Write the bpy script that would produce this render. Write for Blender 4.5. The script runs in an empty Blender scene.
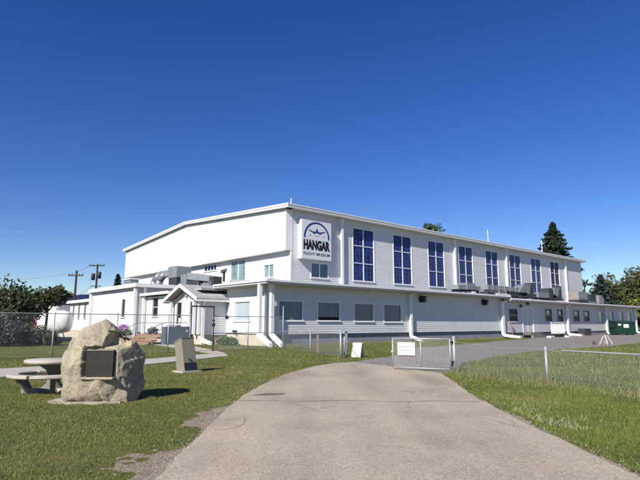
import bpy, math, random
import numpy as np
from mathutils import Vector, Matrix, noise

random.seed(7)
rng = np.random.default_rng(11)
R = math.radians
scene = bpy.context.scene
col = scene.collection

# ------------------------------------------------------------------ frame of the building
ORG = Vector((-3.674, 38.029, 0.0))            # ground corner of the museum annex
ROT = R(41.384)                                # its long front runs away to the right
AX = Vector((math.cos(ROT), math.sin(ROT), 0)); BX = Vector((-math.sin(ROT), math.cos(ROT), 0))
def W(u, v, z=0.0):
    return ORG + AX * u + BX * v + Vector((0, 0, z))

# ------------------------------------------------------------------ materials
def new_mat(name):
    m = bpy.data.materials.new(name); m.use_nodes = True
    nt = m.node_tree; b = nt.nodes['Principled BSDF']
    return m, nt, b
def N(nt, t, **kw):
    n = nt.nodes.new(t)
    for k, v in kw.items(): setattr(n, k, v)
    return n
def ramp(nt, stops):
    r = nt.nodes.new('ShaderNodeValToRGB')
    e = r.color_ramp.elements
    e[0].position, e[0].color = stops[0][0], (*stops[0][1], 1)
    e[1].position, e[1].color = stops[-1][0], (*stops[-1][1], 1)
    for p, c in stops[1:-1]:
        x = e.new(p); x.color = (*c, 1)
    return r
def coords(nt, scale=(1, 1, 1), kind='Object'):
    t = N(nt, 'ShaderNodeTexCoord'); mp = N(nt, 'ShaderNodeMapping')
    mp.inputs['Scale'].default_value = scale
    nt.links.new(t.outputs[kind], mp.inputs['Vector'])
    return mp
def plain(name, c, rough=.6, metal=0.0, var=.12, scale=3.0, spec=.4, bump=0.0, bscale=40, stretch=(1, 1, 1)):
    """base colour broken up by two octaves of noise (dirt, weathering)"""
    m, nt, b = new_mat(name)
    mp = coords(nt, stretch)
    n = N(nt, 'ShaderNodeTexNoise'); n.inputs['Scale'].default_value = scale; n.inputs['Detail'].default_value = 8
    n.inputs['Roughness'].default_value = .65
    nt.links.new(mp.outputs[0], n.inputs['Vector'])
    r = ramp(nt, [(.25, tuple(x * (1 - var) for x in c)), (.55, c), (.8, tuple(min(1, x * (1 + var * .6)) for x in c))])
    nt.links.new(n.outputs['Fac'], r.inputs[0]); nt.links.new(r.outputs[0], b.inputs['Base Color'])
    b.inputs['Roughness'].default_value = rough; b.inputs['Metallic'].default_value = metal
    b.inputs['Specular IOR Level'].default_value = spec
    if bump:
        n2 = N(nt, 'ShaderNodeTexNoise'); n2.inputs['Scale'].default_value = bscale; n2.inputs['Detail'].default_value = 6
        nt.links.new(mp.outputs[0], n2.inputs['Vector'])
        bp = N(nt, 'ShaderNodeBump'); bp.inputs['Strength'].default_value = bump; bp.inputs['Distance'].default_value = .02
        nt.links.new(n2.outputs['Fac'], bp.inputs['Height']); nt.links.new(bp.outputs[0], b.inputs['Normal'])
    return m
def glass(name, c, rough=.08, stripes=0.0, c2=None, spec=.5, axis='X'):
    m, nt, b = new_mat(name)
    b.inputs['Roughness'].default_value = rough; b.inputs['Specular IOR Level'].default_value = spec
    mp = coords(nt)
    n = N(nt, 'ShaderNodeTexNoise'); n.inputs['Scale'].default_value = .9; n.inputs['Detail'].default_value = 4
    nt.links.new(mp.outputs[0], n.inputs['Vector'])
    c2 = c2 or tuple(x * .55 for x in c)
    if stripes:
        w = N(nt, 'ShaderNodeTexWave', bands_direction=axis); w.inputs['Scale'].default_value = stripes
        w.inputs['Distortion'].default_value = .4
        nt.links.new(mp.outputs[0], w.inputs['Vector'])
        mx = N(nt, 'ShaderNodeMath', operation='ADD'); nt.links.new(n.outputs['Fac'], mx.inputs[0])
        s = N(nt, 'ShaderNodeMath', operation='MULTIPLY'); s.inputs[1].default_value = .3
        nt.links.new(w.outputs['Fac'], s.inputs[0]); nt.links.new(s.outputs[0], mx.inputs[1]); src = mx.outputs[0]
    else: src = n.outputs['Fac']
    r = ramp(nt, [(.35, c2), (.75, c)]); nt.links.new(src, r.inputs[0]); nt.links.new(r.outputs[0], b.inputs['Base Color'])
    n2 = N(nt, 'ShaderNodeTexNoise'); n2.inputs['Scale'].default_value = .6
    nt.links.new(mp.outputs[0], n2.inputs['Vector'])
    bp = N(nt, 'ShaderNodeBump'); bp.inputs['Strength'].default_value = .06
    nt.links.new(n2.outputs['Fac'], bp.inputs['Height']); nt.links.new(bp.outputs[0], b.inputs['Normal'])
    return m
def leafmat(name, cols, rough=.55, trans=.0):
    m, nt, b = new_mat(name)
    g = N(nt, 'ShaderNodeNewGeometry')
    k = len(cols)
    r = ramp(nt, [(i / (k - 1), c) for i, c in enumerate(cols)])
    nt.links.new(g.outputs['Random Per Island'], r.inputs[0]); nt.links.new(r.outputs[0], b.inputs['Base Color'])
    b.inputs['Roughness'].default_value = rough; b.inputs['Specular IOR Level'].default_value = .25
    return m

def siding_mat(name, c, stain=.1):
    m, nt, b = new_mat(name)
    mp = coords(nt, (.35, .35, 1.5))
    n = N(nt, 'ShaderNodeTexNoise'); n.inputs['Scale'].default_value = 1.6; n.inputs['Detail'].default_value = 9; n.inputs['Roughness'].default_value = .7
    nt.links.new(mp.outputs[0], n.inputs['Vector'])
    r = ramp(nt, [(.28, tuple(x * (1 - stain * 1.6) for x in c)), (.45, tuple(x * (1 - stain * .4) for x in c)), (.62, c)])
    g = N(nt, 'ShaderNodeNewGeometry')
    nt.links.new(n.outputs['Fac'], r.inputs[0])
    # every board has faded a little differently
    mr = N(nt, 'ShaderNodeMapRange'); mr.inputs[3].default_value = .965; mr.inputs[4].default_value = 1.015
    nt.links.new(g.outputs['Random Per Island'], mr.inputs[0])
    mm = N(nt, 'ShaderNodeMix', data_type='RGBA', blend_type='MULTIPLY'); mm.inputs[0].default_value = 1
    nt.links.new(r.outputs[0], mm.inputs[6]); nt.links.new(mr.outputs[0], mm.inputs[7])
    # rain streaks running down the boards, a little rust among them
    mp2 = coords(nt, (2.6, 2.6, .22)); n2 = N(nt, 'ShaderNodeTexNoise'); n2.inputs['Scale'].default_value = 1.5; n2.inputs['Detail'].default_value = 7
    nt.links.new(mp2.outputs[0], n2.inputs['Vector'])
    r3 = ramp(nt, [(.28, (.88, .855, .82)), (.38, (.975, .97, .965)), (.48, (1, 1, 1))]); nt.links.new(n2.outputs['Fac'], r3.inputs[0])
    m3 = N(nt, 'ShaderNodeMix', data_type='RGBA', blend_type='MULTIPLY'); m3.inputs[0].default_value = 1
    nt.links.new(mm.outputs[2], m3.inputs[6]); nt.links.new(r3.outputs[0], m3.inputs[7])
    nt.links.new(m3.outputs[2], b.inputs['Base Color'])
    b.inputs['Roughness'].default_value = .55; b.inputs['Specular IOR Level'].default_value = .35
    return m

M = {}
M['white'] = siding_mat('white_clapboard', (.63, .635, .645))
M['grey_siding'] = siding_mat('light_grey_clapboard', (.55, .555, .565), .14)
M['trim'] = plain('white_trim_paint', (.74, .74, .74), .45, var=.08)
M['fascia'] = plain('fascia_paint', (.50, .50, .51), .5, var=.12)
M['soffit'] = plain('soffit_paint', (.55, .53, .5), .7)
M['roof'] = plain('roofing_felt', (.32, .32, .33), .85, var=.25, scale=2)
M['foundation'] = plain('painted_foundation', (.24, .25, .28), .85, var=.3, scale=2.5, bump=.4)
M['foundation_tan'] = plain('bare_concrete_foundation', (.52, .45, .36), .9, var=.25, scale=2.5, bump=.4)
M['navy_glass'] = glass('navy_window_glass', (.014, .03, .19), .12, c2=(.005, .01, .075), spec=.35)
M['dark_glass'] = glass('dark_window_glass', (.014, .018, .026), .2, spec=.08)
def per_pane(m, off, size, amt):
    nt = m.node_tree; b = nt.nodes['Principled BSDF']; src = b.inputs['Base Color'].links[0].from_socket
    t = N(nt, 'ShaderNodeTexCoord'); a = N(nt, 'ShaderNodeVectorMath', operation='SUBTRACT'); a.inputs[1].default_value = off
    d = N(nt, 'ShaderNodeVectorMath', operation='DIVIDE'); d.inputs[1].default_value = size; f = N(nt, 'ShaderNodeVectorMath', operation='FLOOR')
    w = N(nt, 'ShaderNodeTexWhiteNoise'); nt.links.new(t.outputs['Object'], a.inputs[0]); nt.links.new(a.outputs[0], d.inputs[0]); nt.links.new(d.outputs[0], f.inputs[0]); nt.links.new(f.outputs[0], w.inputs['Vector'])
    mr = N(nt, 'ShaderNodeMapRange'); mr.inputs[3].default_value = 1 - amt; mr.inputs[4].default_value = 1 + amt; nt.links.new(w.outputs['Value'], mr.inputs[0])
    mx = N(nt, 'ShaderNodeMix', data_type='RGBA', blend_type='MULTIPLY'); mx.inputs[0].default_value = 1; nt.links.new(src, mx.inputs[6]); nt.links.new(mr.outputs[0], mx.inputs[7]); nt.links.new(mx.outputs[2], b.inputs['Base Color'])
    mr2 = N(nt, 'ShaderNodeMapRange'); mr2.inputs[3].default_value = .05; mr2.inputs[4].default_value = .3; nt.links.new(w.outputs['Color'], mr2.inputs[0]); nt.links.new(mr2.outputs[0], b.inputs['Roughness'])
per_pane(M['navy_glass'], (12.66, 0, 5.72), (.49, 50, .425), .55)
M['teal_blind'] = glass('grey_blind_behind_glass', (.135, .185, .245), .12, c2=(.085, .125, .175), spec=.4)
M['slat_blind'] = glass('vertical_blind_behind_glass', (.12, .155, .20), .12, stripes=2.2, c2=(.055, .08, .105), spec=.4)
M['pale_blind'] = glass('white_blind_behind_glass', (.40, .46, .47), .2, stripes=5, c2=(.28, .34, .37), axis='Z')
M['curtain'] = glass('drawn_curtain', (.22, .30, .31), .12, stripes=3.5, c2=(.05, .08, .10), axis='Y')
M['muntin'] = plain('muntin_paint', (.075, .095, .26), .5)
M['mullion'] = plain('mullion_paint', (.58, .6, .68), .5)
M['galv'] = plain('galvanised_steel', (.36, .37, .38), .55, .35, var=.2, scale=6)
M['wire'] = plain('chain_link_wire', (.62, .63, .64), .45, .6)
M['dark_metal'] = plain('dark_painted_metal', (.03, .033, .04), .5)
M['unit_grey'] = plain('ventilation_sheet_metal', (.23, .25, .265), .45, .35, var=.25, scale=2)
M['unit_teal'] = plain('weathered_green_grey_duct', (.235, .265, .27), .55, .2, var=.3, scale=2)
M['unit_dark'] = plain('dark_vent_louvre', (.035, .037, .042), .6)
M['pale_pink'] = plain('faded_barricade_paint', (.55, .47, .45), .6, var=.25)
M['unit_pink'] = plain('faded_pinkish_unit', (.24, .21, .205), .6, var=.25)
M['black_text'] = plain('black_sign_paint', (.012, .012, .014), .5, var=.05)
M['navy'] = plain('navy_sign_paint', (.012, .03, .16), .5, var=.05)
M['panel'] = plain('sign_panel_paint', (.66, .67, .70), .4, var=.04)
M['white_gloss'] = plain('white_sign_board', (.66, .66, .65), .35, var=.05)
M['redtext'] = plain('faded_red_print', (.45, .10, .09), .6)
M['greytext'] = plain('faded_grey_print', (.2, .2, .23), .6)
M['wood'] = plain('worn_brown_boards', (.30, .17, .11), .7, var=.35, scale=5, stretch=(1, 8, 8))
M['stake'] = plain('timber_stake', (.32, .2, .14), .8, var=.3, scale=8)
M['pole_wood'] = plain('creosoted_pole', (.055, .045, .04), .85, var=.3, scale=2)
M['slate_panel'] = plain('blue_grey_deck_board', (.075, .105, .135), .6, var=.2)
M['concrete'] = plain('pale_cast_concrete', (.42, .38, .325), .85, var=.22, scale=9, bump=.35, bscale=60)
M['concrete_dk'] = plain('stained_shaded_concrete', (.17, .16, .145), .9, var=.3, scale=6, bump=.4)  # darkened to hold the shade under the picnic table in its colour
M['cab'] = plain('tan_cabinet_paint', (.235, .215, .165), .5, var=.15, scale=6)
M['cab_dark'] = plain('dark_cabinet_panel', (.02, .022, .028), .45)
M['bronze'] = plain('dark_bronze_plaque', (.05, .041, .038), .42, .5, var=.3, scale=10)
M['bronze_hi'] = plain('raised_bronze_lettering', (.072, .06, .055), .4, .5)
M['green_bin'] = plain('green_dumpster_paint', (.007, .036, .025), .5, var=.3, scale=2)
M['green_lid'] = plain('dark_dumpster_lid', (.02, .04, .03), .5)
M['ac_white'] = plain('aircraft_white_paint', (.74, .73, .70), .35, var=.15, scale=2)
M['ac_red'] = plain('faded_red_paint', (.36, .06, .07), .5, var=.3, scale=3)
M['ac_pink'] = plain('faded_pink_paint', (.62, .36, .36), .5, var=.3)
M['rubber'] = plain('rubber', (.02, .02, .02), .8)
M['bluehouse_roof'] = plain('dark_blue_roof', (.012, .022, .07), .6)
M['bluehouse_wall'] = plain('far_building_wall', (.16, .17, .2), .8)
M['redpaint'] = plain('red_post_paint', (.30, .09, .12), .6)
M['bark'] = plain('bark', (.07, .055, .042), .9, var=.35, scale=6, bump=.6)

# ------------------------------------------------------------------ mesh helpers
class MB:
    def __init__(s): s.v = []; s.f = []
    def add(s, vs, fs):
        o = len(s.v); s.v += [tuple(p) for p in vs]; s.f += [tuple(i + o for i in f) for f in fs]; return s
    def box(s, x0, x1, y0, y1, z0, z1):
        return s.add([(x0, y0, z0), (x1, y0, z0), (x1, y1, z0), (x0, y1, z0), (x0, y0, z1), (x1, y0, z1), (x1, y1, z1), (x0, y1, z1)],
                     [(0, 3, 2, 1), (4, 5, 6, 7), (0, 1, 5, 4), (1, 2, 6, 5), (2, 3, 7, 6), (3, 0, 4, 7)])
    def quad(s, a, b, c, d): return s.add([a, b, c, d], [(0, 1, 2, 3)])
    def hexa(s, lo, hi):
        """solid between two 4-point loops"""
        return s.add(list(lo) + list(hi), [(0, 3, 2, 1), (4, 5, 6, 7), (0, 1, 5, 4), (1, 2, 6, 5), (2, 3, 7, 6), (3, 0, 4, 7)])
    def prism(s, poly, h0, h1, axis='z'):
        n = len(poly)
        def P(p, h): return (p[0], p[1], h) if axis == 'z' else ((h, p[0], p[1]) if axis == 'x' else (p[0], h, p[1]))
        vs = [P(p, h0) for p in poly] + [P(p, h1) for p in poly]
        fs = [tuple(range(n - 1, -1, -1)), tuple(range(n, 2 * n))] + [(i, (i + 1) % n, n + (i + 1) % n, n + i) for i in range(n)]
        return s.add(vs, fs)
    def tube(s, p, q, r0, r1=None, n=8, caps=True):
        p, q = Vector(p), Vector(q); r1 = r0 if r1 is None else r1
        d = (q - p)
        if d.length < 1e-6: return s
        d.normalize(); a = d.orthogonal().normalized(); b = d.cross(a)
        vs = []
        for c, r in ((p, r0), (q, r1)):
            for i in range(n):
                t = 2 * math.pi * i / n; vs.append(c + (a * math.cos(t) + b * math.sin(t)) * r)
        fs = [(i, (i + 1) % n, n + (i + 1) % n, n + i) for i in range(n)]
        if caps: fs += [tuple(range(n - 1, -1, -1)), tuple(range(n, 2 * n))]
        return s.add(vs, fs)
    def path(s, pts, r, n=6):
        for a, b in zip(pts[:-1], pts[1:]): s.tube(a, b, r, n=n)
        return s
    def lathe(s, prof, n=32, c=(0, 0, 0)):
        vs = []; k = len(prof)
        for i in range(n):
            t = 2 * math.pi * i / n
            for r, z in prof: vs.append((c[0] + r * math.cos(t), c[1] + r * math.sin(t), c[2] + z))
        fs = [(i * k + j, ((i + 1) % n) * k + j, ((i + 1) % n) * k + j + 1, i * k + j + 1) for i in range(n) for j in range(k - 1)]
        return s.add(vs, fs)
    def build(s, name, mat, parent=None, smooth=False, bevel=0):
        me = bpy.data.meshes.new(name); me.from_pydata(s.v, [], s.f); me.update()
        me.materials.append(mat)
        if smooth: me.polygons.foreach_set('use_smooth', [True] * len(me.polygons))
        o = bpy.data.objects.new(name, me); col.objects.link(o)
        if parent: o.parent = parent
        if bevel:
            md = o.modifiers.new('bevel', 'BEVEL'); md.width = bevel; md.segments = 2; md.limit_method = 'ANGLE'
        return o
def fast_mesh(name, verts, k, mat, parent=None, smooth=False):
    """verts (N,3) where every k in a row are one face"""
    n = len(verts); nf = n // k
    me = bpy.data.meshes.new(name)
    me.vertices.add(n); me.vertices.foreach_set('co', np.asarray(verts, np.float32).ravel())
    me.loops.add(n); me.loops.foreach_set('vertex_index', np.arange(n, dtype=np.int32))
    me.polygons.add(nf); me.polygons.foreach_set('loop_start', np.arange(0, n, k, dtype=np.int32))
    me.update(calc_edges=True); me.validate()
    me.materials.append(mat)
    o = bpy.data.objects.new(name, me); col.objects.link(o)
    if parent: o.parent = parent
    return o
def tag(o, label=None, cat=None, group=None, kind=None):
    if label: o['label'] = label
    if cat: o['category'] = cat
    if group: o['group'] = group
    if kind: o['kind'] = kind
    return o
def thing(name, label, cat, loc=(0, 0, 0), rz=0, group=None):
    o = bpy.data.objects.new(name, None); col.objects.link(o); o.empty_display_size = .2
    o.location = loc; o.rotation_euler = (0, 0, rz)
    return tag(o, label, cat, group)

# ------------------------------------------------------------------ setting: ground, drive, gravel, path
def poly_sheet(name, pts, z, mat, thick=0.0):
    m = MB(); n = len(pts)
    if thick: m.prism([(p[0], p[1]) for p in pts], z - thick, z)
    else: m.add([(p[0], p[1], z) for p in pts], [tuple(range(n))])
    return tag(m.build(name, mat), kind='structure')
def ragged(pts, step=.25, amp=.05, closed=True, sc=1.7):
    out = []
    n = len(pts)
    for i in range(n if closed else n - 1):
        a, b = Vector(pts[i]).to_2d(), Vector(pts[(i + 1) % n]).to_2d(); k = max(1, int((b - a).length / step))
        d = (b - a); nn = Vector((-d.y, d.x)).normalized()
        for j in range(k):
            p = a + d * (j / k)
            w = noise.noise(Vector((p.x * sc, p.y * sc, 3.1))) + .5 * noise.noise(Vector((p.x * sc * 3, p.y * sc * 3, 8.)))
            out.append(tuple(p + nn * w * amp))
    return out

DRIVE = [(-1.55, 0), (-1.62, 2), (-1.70, 4.5), (-1.74, 7), (-1.76, 9), (-1.78, 10.6), (-1.74, 12), (-1.55, 14.2), (-1.13, 17.2), (-.19, 20.4), (.6, 22.0), (1.4, 22.5), (2.79, 20.1),
         (3.97, 17.5), (3.72, 14.7), (3.45, 11.9), (3.37, 9.8), (3.35, 7.6), (3.38, 5.9), (3.4, 3), (3.4, 0), (3.4, -15), (-1.4, -15)]
ROAD = [(1.0, 22.3), (1.75, 23.2), (2.8, 25.3), (3.4, 26.2), (4.9, 29.5), (6.4, 35.6), (12.0, 43.), (16.4, 49.5), (23.6, 58.5), (26.3, 66), (35.4, 76.), (47, 85), (64, 96), (80, 100), (60, 66), (27.3, 45.0),
        (21.4, 38.9), (17.0, 35.0), (14.2, 32.6), (11.5, 30.2), (7.7, 24.8), (5.7, 21.6), (4.8, 18.6), (4.1, 17.4), (2.6, 19.6)]
PATH1 = [(-16.5, 14.0), (-12.8, 17.6), (-11.4, 19.0), (-9.5, 21.2), (-7.85, 24.2), (-6.3, 27.6), (-5.4, 29.6), (-4.6, 26.6), (-5.6, 23.9), (-6.9, 20.9), (-8.2, 18.2), (-9.6, 16.0), (-12, 13.2), (-15, 10.5)]
PATH2 = [(-6.0, 29.2), (-7.6, 31.6), (-10.2, 36.6), (-12.6, 40.6), (-15.4, 44.2), (-13.4, 44.6), (-10.9, 42.0), (-8.9, 37.6), (-6.6, 32.6), (-5.4, 29.6)]

def ground_mat():
    m, nt, b = new_mat('lawn_soil')
    mp = coords(nt)
    n1 = N(nt, 'ShaderNodeTexNoise'); n1.inputs['Scale'].default_value = .55; n1.inputs['Detail'].default_value = 6
    n2 = N(nt, 'ShaderNodeTexNoise'); n2.inputs['Scale'].default_value = 7; n2.inputs['Detail'].default_value = 8; n2.inputs['Roughness'].default_value = .75
    n3 = N(nt, 'ShaderNodeTexNoise'); n3.inputs['Scale'].default_value = 60; n3.inputs['Detail'].default_value = 4
    for n in (n1, n2, n3): nt.links.new(mp.outputs[0], n.inputs['Vector'])
    r1 = ramp(nt, [(.3, (.085, .104, .025)), (.5, (.118, .132, .032)), (.7, (.165, .155, .055))])
    nt.links.new(n1.outputs['Fac'], r1.inputs[0])
    r2 = ramp(nt, [(.3, (.5, .5, .45)), (.5, (1, 1, 1)), (.72, (1.35, 1.3, 1.25))])
    nt.links.new(n2.outputs['Fac'], r2.inputs[0])
    mx = N(nt, 'ShaderNodeMix', data_type='RGBA', blend_type='MULTIPLY'); mx.inputs[0].default_value = 1
    nt.links.new(r1.outputs[0], mx.inputs[6]); nt.links.new(r2.outputs[0], mx.inputs[7])
    nt.links.new(mx.outputs[2], b.inputs['Base Color'])
    b.inputs['Roughness'].default_value = .95; b.inputs['Specular IOR Level'].default_value = .1
    bp = N(nt, 'ShaderNodeBump'); bp.inputs['Strength'].default_value = .8; bp.inputs['Distance'].default_value = .05
    nt.links.new(n3.outputs['Fac'], bp.inputs['Height']); nt.links.new(bp.outputs[0], b.inputs['Normal'])
    return m
def aggregate_mat(name, base, dark, light, sc=75, blot=.5, tracks=False):
    m, nt, b = new_mat(name)
    mp = coords(nt)
    v = N(nt, 'ShaderNodeTexVoronoi'); v.inputs['Scale'].default_value = sc
    v2 = N(nt, 'ShaderNodeTexVoronoi'); v2.inputs['Scale'].default_value = sc * .37
    n = N(nt, 'ShaderNodeTexNoise'); n.inputs['Scale'].default_value = blot; n.inputs['Detail'].default_value = 8; n.inputs['Roughness'].default_value = .6
    for x in (v, v2, n): nt.links.new(mp.outputs[0], x.inputs['Vector'])
    sp = N(nt, 'ShaderNodeSeparateColor'); nt.links.new(v.outputs['Color'], sp.inputs[0])
    r = ramp(nt, [(.05, dark), (.35, base), (.75, base), (.97, light)]); nt.links.new(sp.outputs[0], r.inputs[0])
    sp2 = N(nt, 'ShaderNodeSeparateColor'); nt.links.new(v2.outputs['Color'], sp2.inputs[0])
    r2 = ramp(nt, [(.0, (.8, .8, .8)), (.12, (.97, .97, .97)), (.9, (1, 1, 1)), (1, (1.12, 1.1, 1.08))]); nt.links.new(sp2.outputs[1], r2.inputs[0])
    rb = ramp(nt, [(.3, (.80, .78, .76)), (.5, (1, 1, 1)), (.75, (1.12, 1.1, 1.07))]); nt.links.new(n.outputs['Fac'], rb.inputs[0])
    m1 = N(nt, 'ShaderNodeMix', data_type='RGBA', blend_type='MULTIPLY'); m1.inputs[0].default_value = 1
    m2 = N(nt, 'ShaderNodeMix', data_type='RGBA', blend_type='MULTIPLY'); m2.inputs[0].default_value = 1
    nt.links.new(r.outputs[0], m1.inputs[6]); nt.links.new(r2.outputs[0], m1.inputs[7])
    nt.links.new(m1.outputs[2], m2.inputs[6]); nt.links.new(rb.outputs[0], m2.inputs[7])
    out = m2.outputs[2]
    if tracks:      # polished wheel lanes, oil drips and old damp stains
        mp2 = coords(nt, (.9, .09, 1)); n2 = N(nt, 'ShaderNodeTexNoise'); n2.inputs['Scale'].default_value = 1.0; n2.inputs['Detail'].default_value = 5
        nt.links.new(mp2.outputs[0], n2.inputs['Vector'])
        n3 = N(nt, 'ShaderNodeTexNoise'); n3.inputs['Scale'].default_value = 2.6; n3.inputs['Detail'].default_value = 9; n3.inputs['Roughness'].default_value = .7
        nt.links.new(mp.outputs[0], n3.inputs['Vector'])
        for src, st in ((n2, [(.33, (.84, .83, .82)), (.5, (1, 1, 1)), (.66, (1.09, 1.08, 1.06))]), (n3, [(.27, (.70, .68, .66)), (.36, (.95, .95, .94)), (.46, (1, 1, 1))])):
            rr = ramp(nt, st); nt.links.new(src.outputs['Fac'], rr.inputs[0])
            mx = N(nt, 'ShaderNodeMix', data_type='RGBA', blend_type='MULTIPLY'); mx.inputs[0].default_value = 1
            nt.links.new(out, mx.inputs[6]); nt.links.new(rr.outputs[0], mx.inputs[7]); out = mx.outputs[2]
    nt.links.new(out, b.inputs['Base Color'])
    b.inputs['Roughness'].default_value = .9; b.inputs['Specular IOR Level'].default_value = .2
    bp = N(nt, 'ShaderNodeBump'); bp.inputs['Strength'].default_value = .7; bp.inputs['Distance'].default_value = .012
    nt.links.new(v.outputs['Distance'], bp.inputs['Height']); nt.links.new(bp.outputs[0], b.inputs['Normal'])
    return m

g = MB(); S = 2500
g.quad((-S, -S, 0), (S, -S, 0), (S, S, 0), (-S, S, 0)); tag(g.build('ground', ground_mat()), kind='structure')
M['asphalt'] = aggregate_mat('worn_asphalt', (.435, .368, .282), (.28, .23, .17), (.58, .50, .395), sc=85, tracks=True)
M['gravel'] = aggregate_mat('grey_gravel', (.225, .20, .18), (.11, .098, .088), (.40, .36, .32), sc=26, blot=.35)
M['dirt'] = aggregate_mat('bare_dirt', (.26, .208, .15), (.14, .11, .08), (.40, .335, .26), sc=60, blot=2.2)
DR = ragged(DRIVE[:21], .2, .05, closed=False) + DRIVE[20:]
poly_sheet('driveway', DR, .008, M['asphalt'])
RD = ragged(ROAD, .5, .14)
poly_sheet('gravel_road', RD, .004, M['gravel'])
poly_sheet('path', PATH1, .03, M['concrete'], .05)
poly_sheet('path', PATH2, .026, M['concrete'], .05)
DIRT = []
poly_sheet('dirt_verge', ragged([(24, 61), (30, 64.5), (45, 77.8), (55, 86.6), (52, 86), (35, 76.5), (25, 66)], 1, .3), .0075, M['dirt'])
# patches and a crack across the old asphalt
M['tar'] = plain('dark_tar_patch', (.15, .125, .105), .9, var=.35, scale=14)
ck = MB(); pts = []
for i in range(60):
    x = -1.75 + 5.15 * i / 59
    pts.append((x, 11.25 + .16 * noise.noise(Vector((x * .9, 0, 0))) + .05 * noise.noise(Vector((x * 5, 2, 0))) - .06 * x * .3))
for (a, b), (i) in zip(zip(pts[:-1], pts[1:]), range(59)):
    w = .010 + .022 * max(0, noise.noise(Vector((i * .21, 5, 0))) + .25)
    ck.quad((a[0], a[1] - w, .012), (b[0], b[1] - w, .012), (b[0], b[1] + w, .012), (a[0], a[1] + w, .012))
rc = random.Random(3)
def crack(x, y, ang, n_, w0):
    for i in range(n_):
        ang += rc.uniform(-.45, .45); l = rc.uniform(.05, .16); x2, y2 = x + l * math.cos(ang), y + l * math.sin(ang)
        if not (-1.6 < x2 < 3.3): break
        w = w0 * (1 - i / n_) + .001; nx, ny = -math.sin(ang) * w, math.cos(ang) * w
        ck.quad((x - nx, y - ny, .0125), (x2 - nx, y2 - ny, .0125), (x2 + nx, y2 + ny, .0125), (x + nx, y + ny, .0125))
        if rc.random() < .07 and n_ > 8: crack(x2, y2, ang + rc.choice((-1, 1)) * rc.uniform(.6, 1.2), n_ // 2, w0 * .7)
        x, y = x2, y2
for x, y, a, n_, w in ((-.6, 11.2, -1.3, 14, .004), (1.9, 11.15, -1.9, 22, .0035), (3.2, 8.4, 2.9, 20, .004), (-1.6, 8.2, .3, 12, .004), (.9, 16, .2, 26, .006), (2.0, 19.5, 2.6, 20, .008), (.6, 7.1, .9, 12, .002)): crack(x, y, a, n_, w)
tag(ck.build('asphalt_crack', M['tar']), kind='structure')
poly_sheet('asphalt_patch', ragged([(-1.55, 12.15), (-1.2, 12.05), (-.85, 12.2), (-.8, 12.45), (-1.25, 12.5)], .06, .07, sc=6), .0115, M['tar'])

# ------------------------------------------------------------------ grass (stuff)
def inpoly(px, py, poly):
    c = np.zeros(len(px), bool); n = len(poly)
    for i in range(n):
        x1, y1 = poly[i][0], poly[i][1]; x2, y2 = poly[(i + 1) % n][0], poly[(i + 1) % n][1]
        cond = ((y1 > py) != (y2 > py))
        xi = (x2 - x1) * (py - y1) / ((y2 - y1) if y2 != y1 else 1e-9) + x1
        c ^= cond & (px < xi)
    return c
def vnoise(x, y, s, seed):
    """smooth value noise on numpy arrays"""
    r = np.random.default_rng(seed).random((64, 64))
    X, Y = x * s + 1000, y * s + 1000
    xi, yi = np.floor(X).astype(int), np.floor(Y).astype(int); fx, fy = X - xi, Y - yi
    fx = fx * fx * (3 - 2 * fx); fy = fy * fy * (3 - 2 * fy)
    a = r[xi % 64, yi % 64]; b = r[(xi + 1) % 64, yi % 64]; c = r[xi % 64, (yi + 1) % 64]; d = r[(xi + 1) % 64, (yi + 1) % 64]
    return (a * (1 - fx) + b * fx) * (1 - fy) + (c * (1 - fx) + d * fx) * fy
def smooth(a, b, x):
    t = np.clip((x - a) / (b - a), 0, 1); return t * t * (3 - 2 * t)
def bareness(x, y):
    """how worn the lawn is: most along the drive edges"""
    wl = np.interp(y, [3, 5.6, 6.6, 7.2, 8.2, 9.0, 10.2, 11, 12], [2.1, 1.8, 1.0, .06, .08, .62, .55, .12, .03])
    f = np.exp(-np.clip(-1.74 - x, 0, 9) / wl * 1.1) * (x < 0) * smooth(11.6, 10.4, y) + np.exp(-np.clip(x - 3.38, 0, 9) / .08) * (x > 3.2)
    n_ = vnoise(x, y, 1.4, 41) * .5 + vnoise(x, y, 3.7, 42) * .32 + vnoise(x, y, 9, 43) * .2
    return f * .85 + (n_ - .5) * .95
gx, gy = np.meshgrid(np.arange(-4.2, -1.6, .035), np.arange(3.4, 11.6, .035)); gx, gy = gx.ravel(), gy.ravel()
gx2, gy2 = np.meshgrid(np.arange(3.25, 3.75, .035), np.arange(3.4, 12, .035)); gx, gy = np.concatenate([gx, gx2.ravel()]), np.concatenate([gy, gy2.ravel()])
k = bareness(gx, gy) > .5; gx, gy = gx[k], gy[k]; jt = .004
q = .0175
tag(fast_mesh('dirt', np.stack([np.stack([gx + a * q, gy + b * q, np.full(len(gx), .0035)], 1) for a, b in ((-1, -1), (1, -1), (1, 1), (-1, 1))], 1).reshape(-1, 3), 4, M['dirt']), kind='structure')
def blades(x, y, h, w, lean=.6):
    n = len(x); t = rng.random(n) * 2 * np.pi
    dx, dy = np.cos(t), np.sin(t)
    l = rng.normal(0, lean, n); t2 = rng.random(n) * 2 * np.pi
    V = np.zeros((n, 3, 3))
    V[:, 0] = np.stack([x - dx * w / 2, y - dy * w / 2, np.zeros(n)], 1)
    V[:, 1] = np.stack([x + dx * w / 2, y + dy * w / 2, np.zeros(n)], 1)
    V[:, 2] = np.stack([x + np.cos(t2) * l * h, y + np.sin(t2) * l * h, h], 1)
    return V.reshape(-1, 3)
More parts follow.
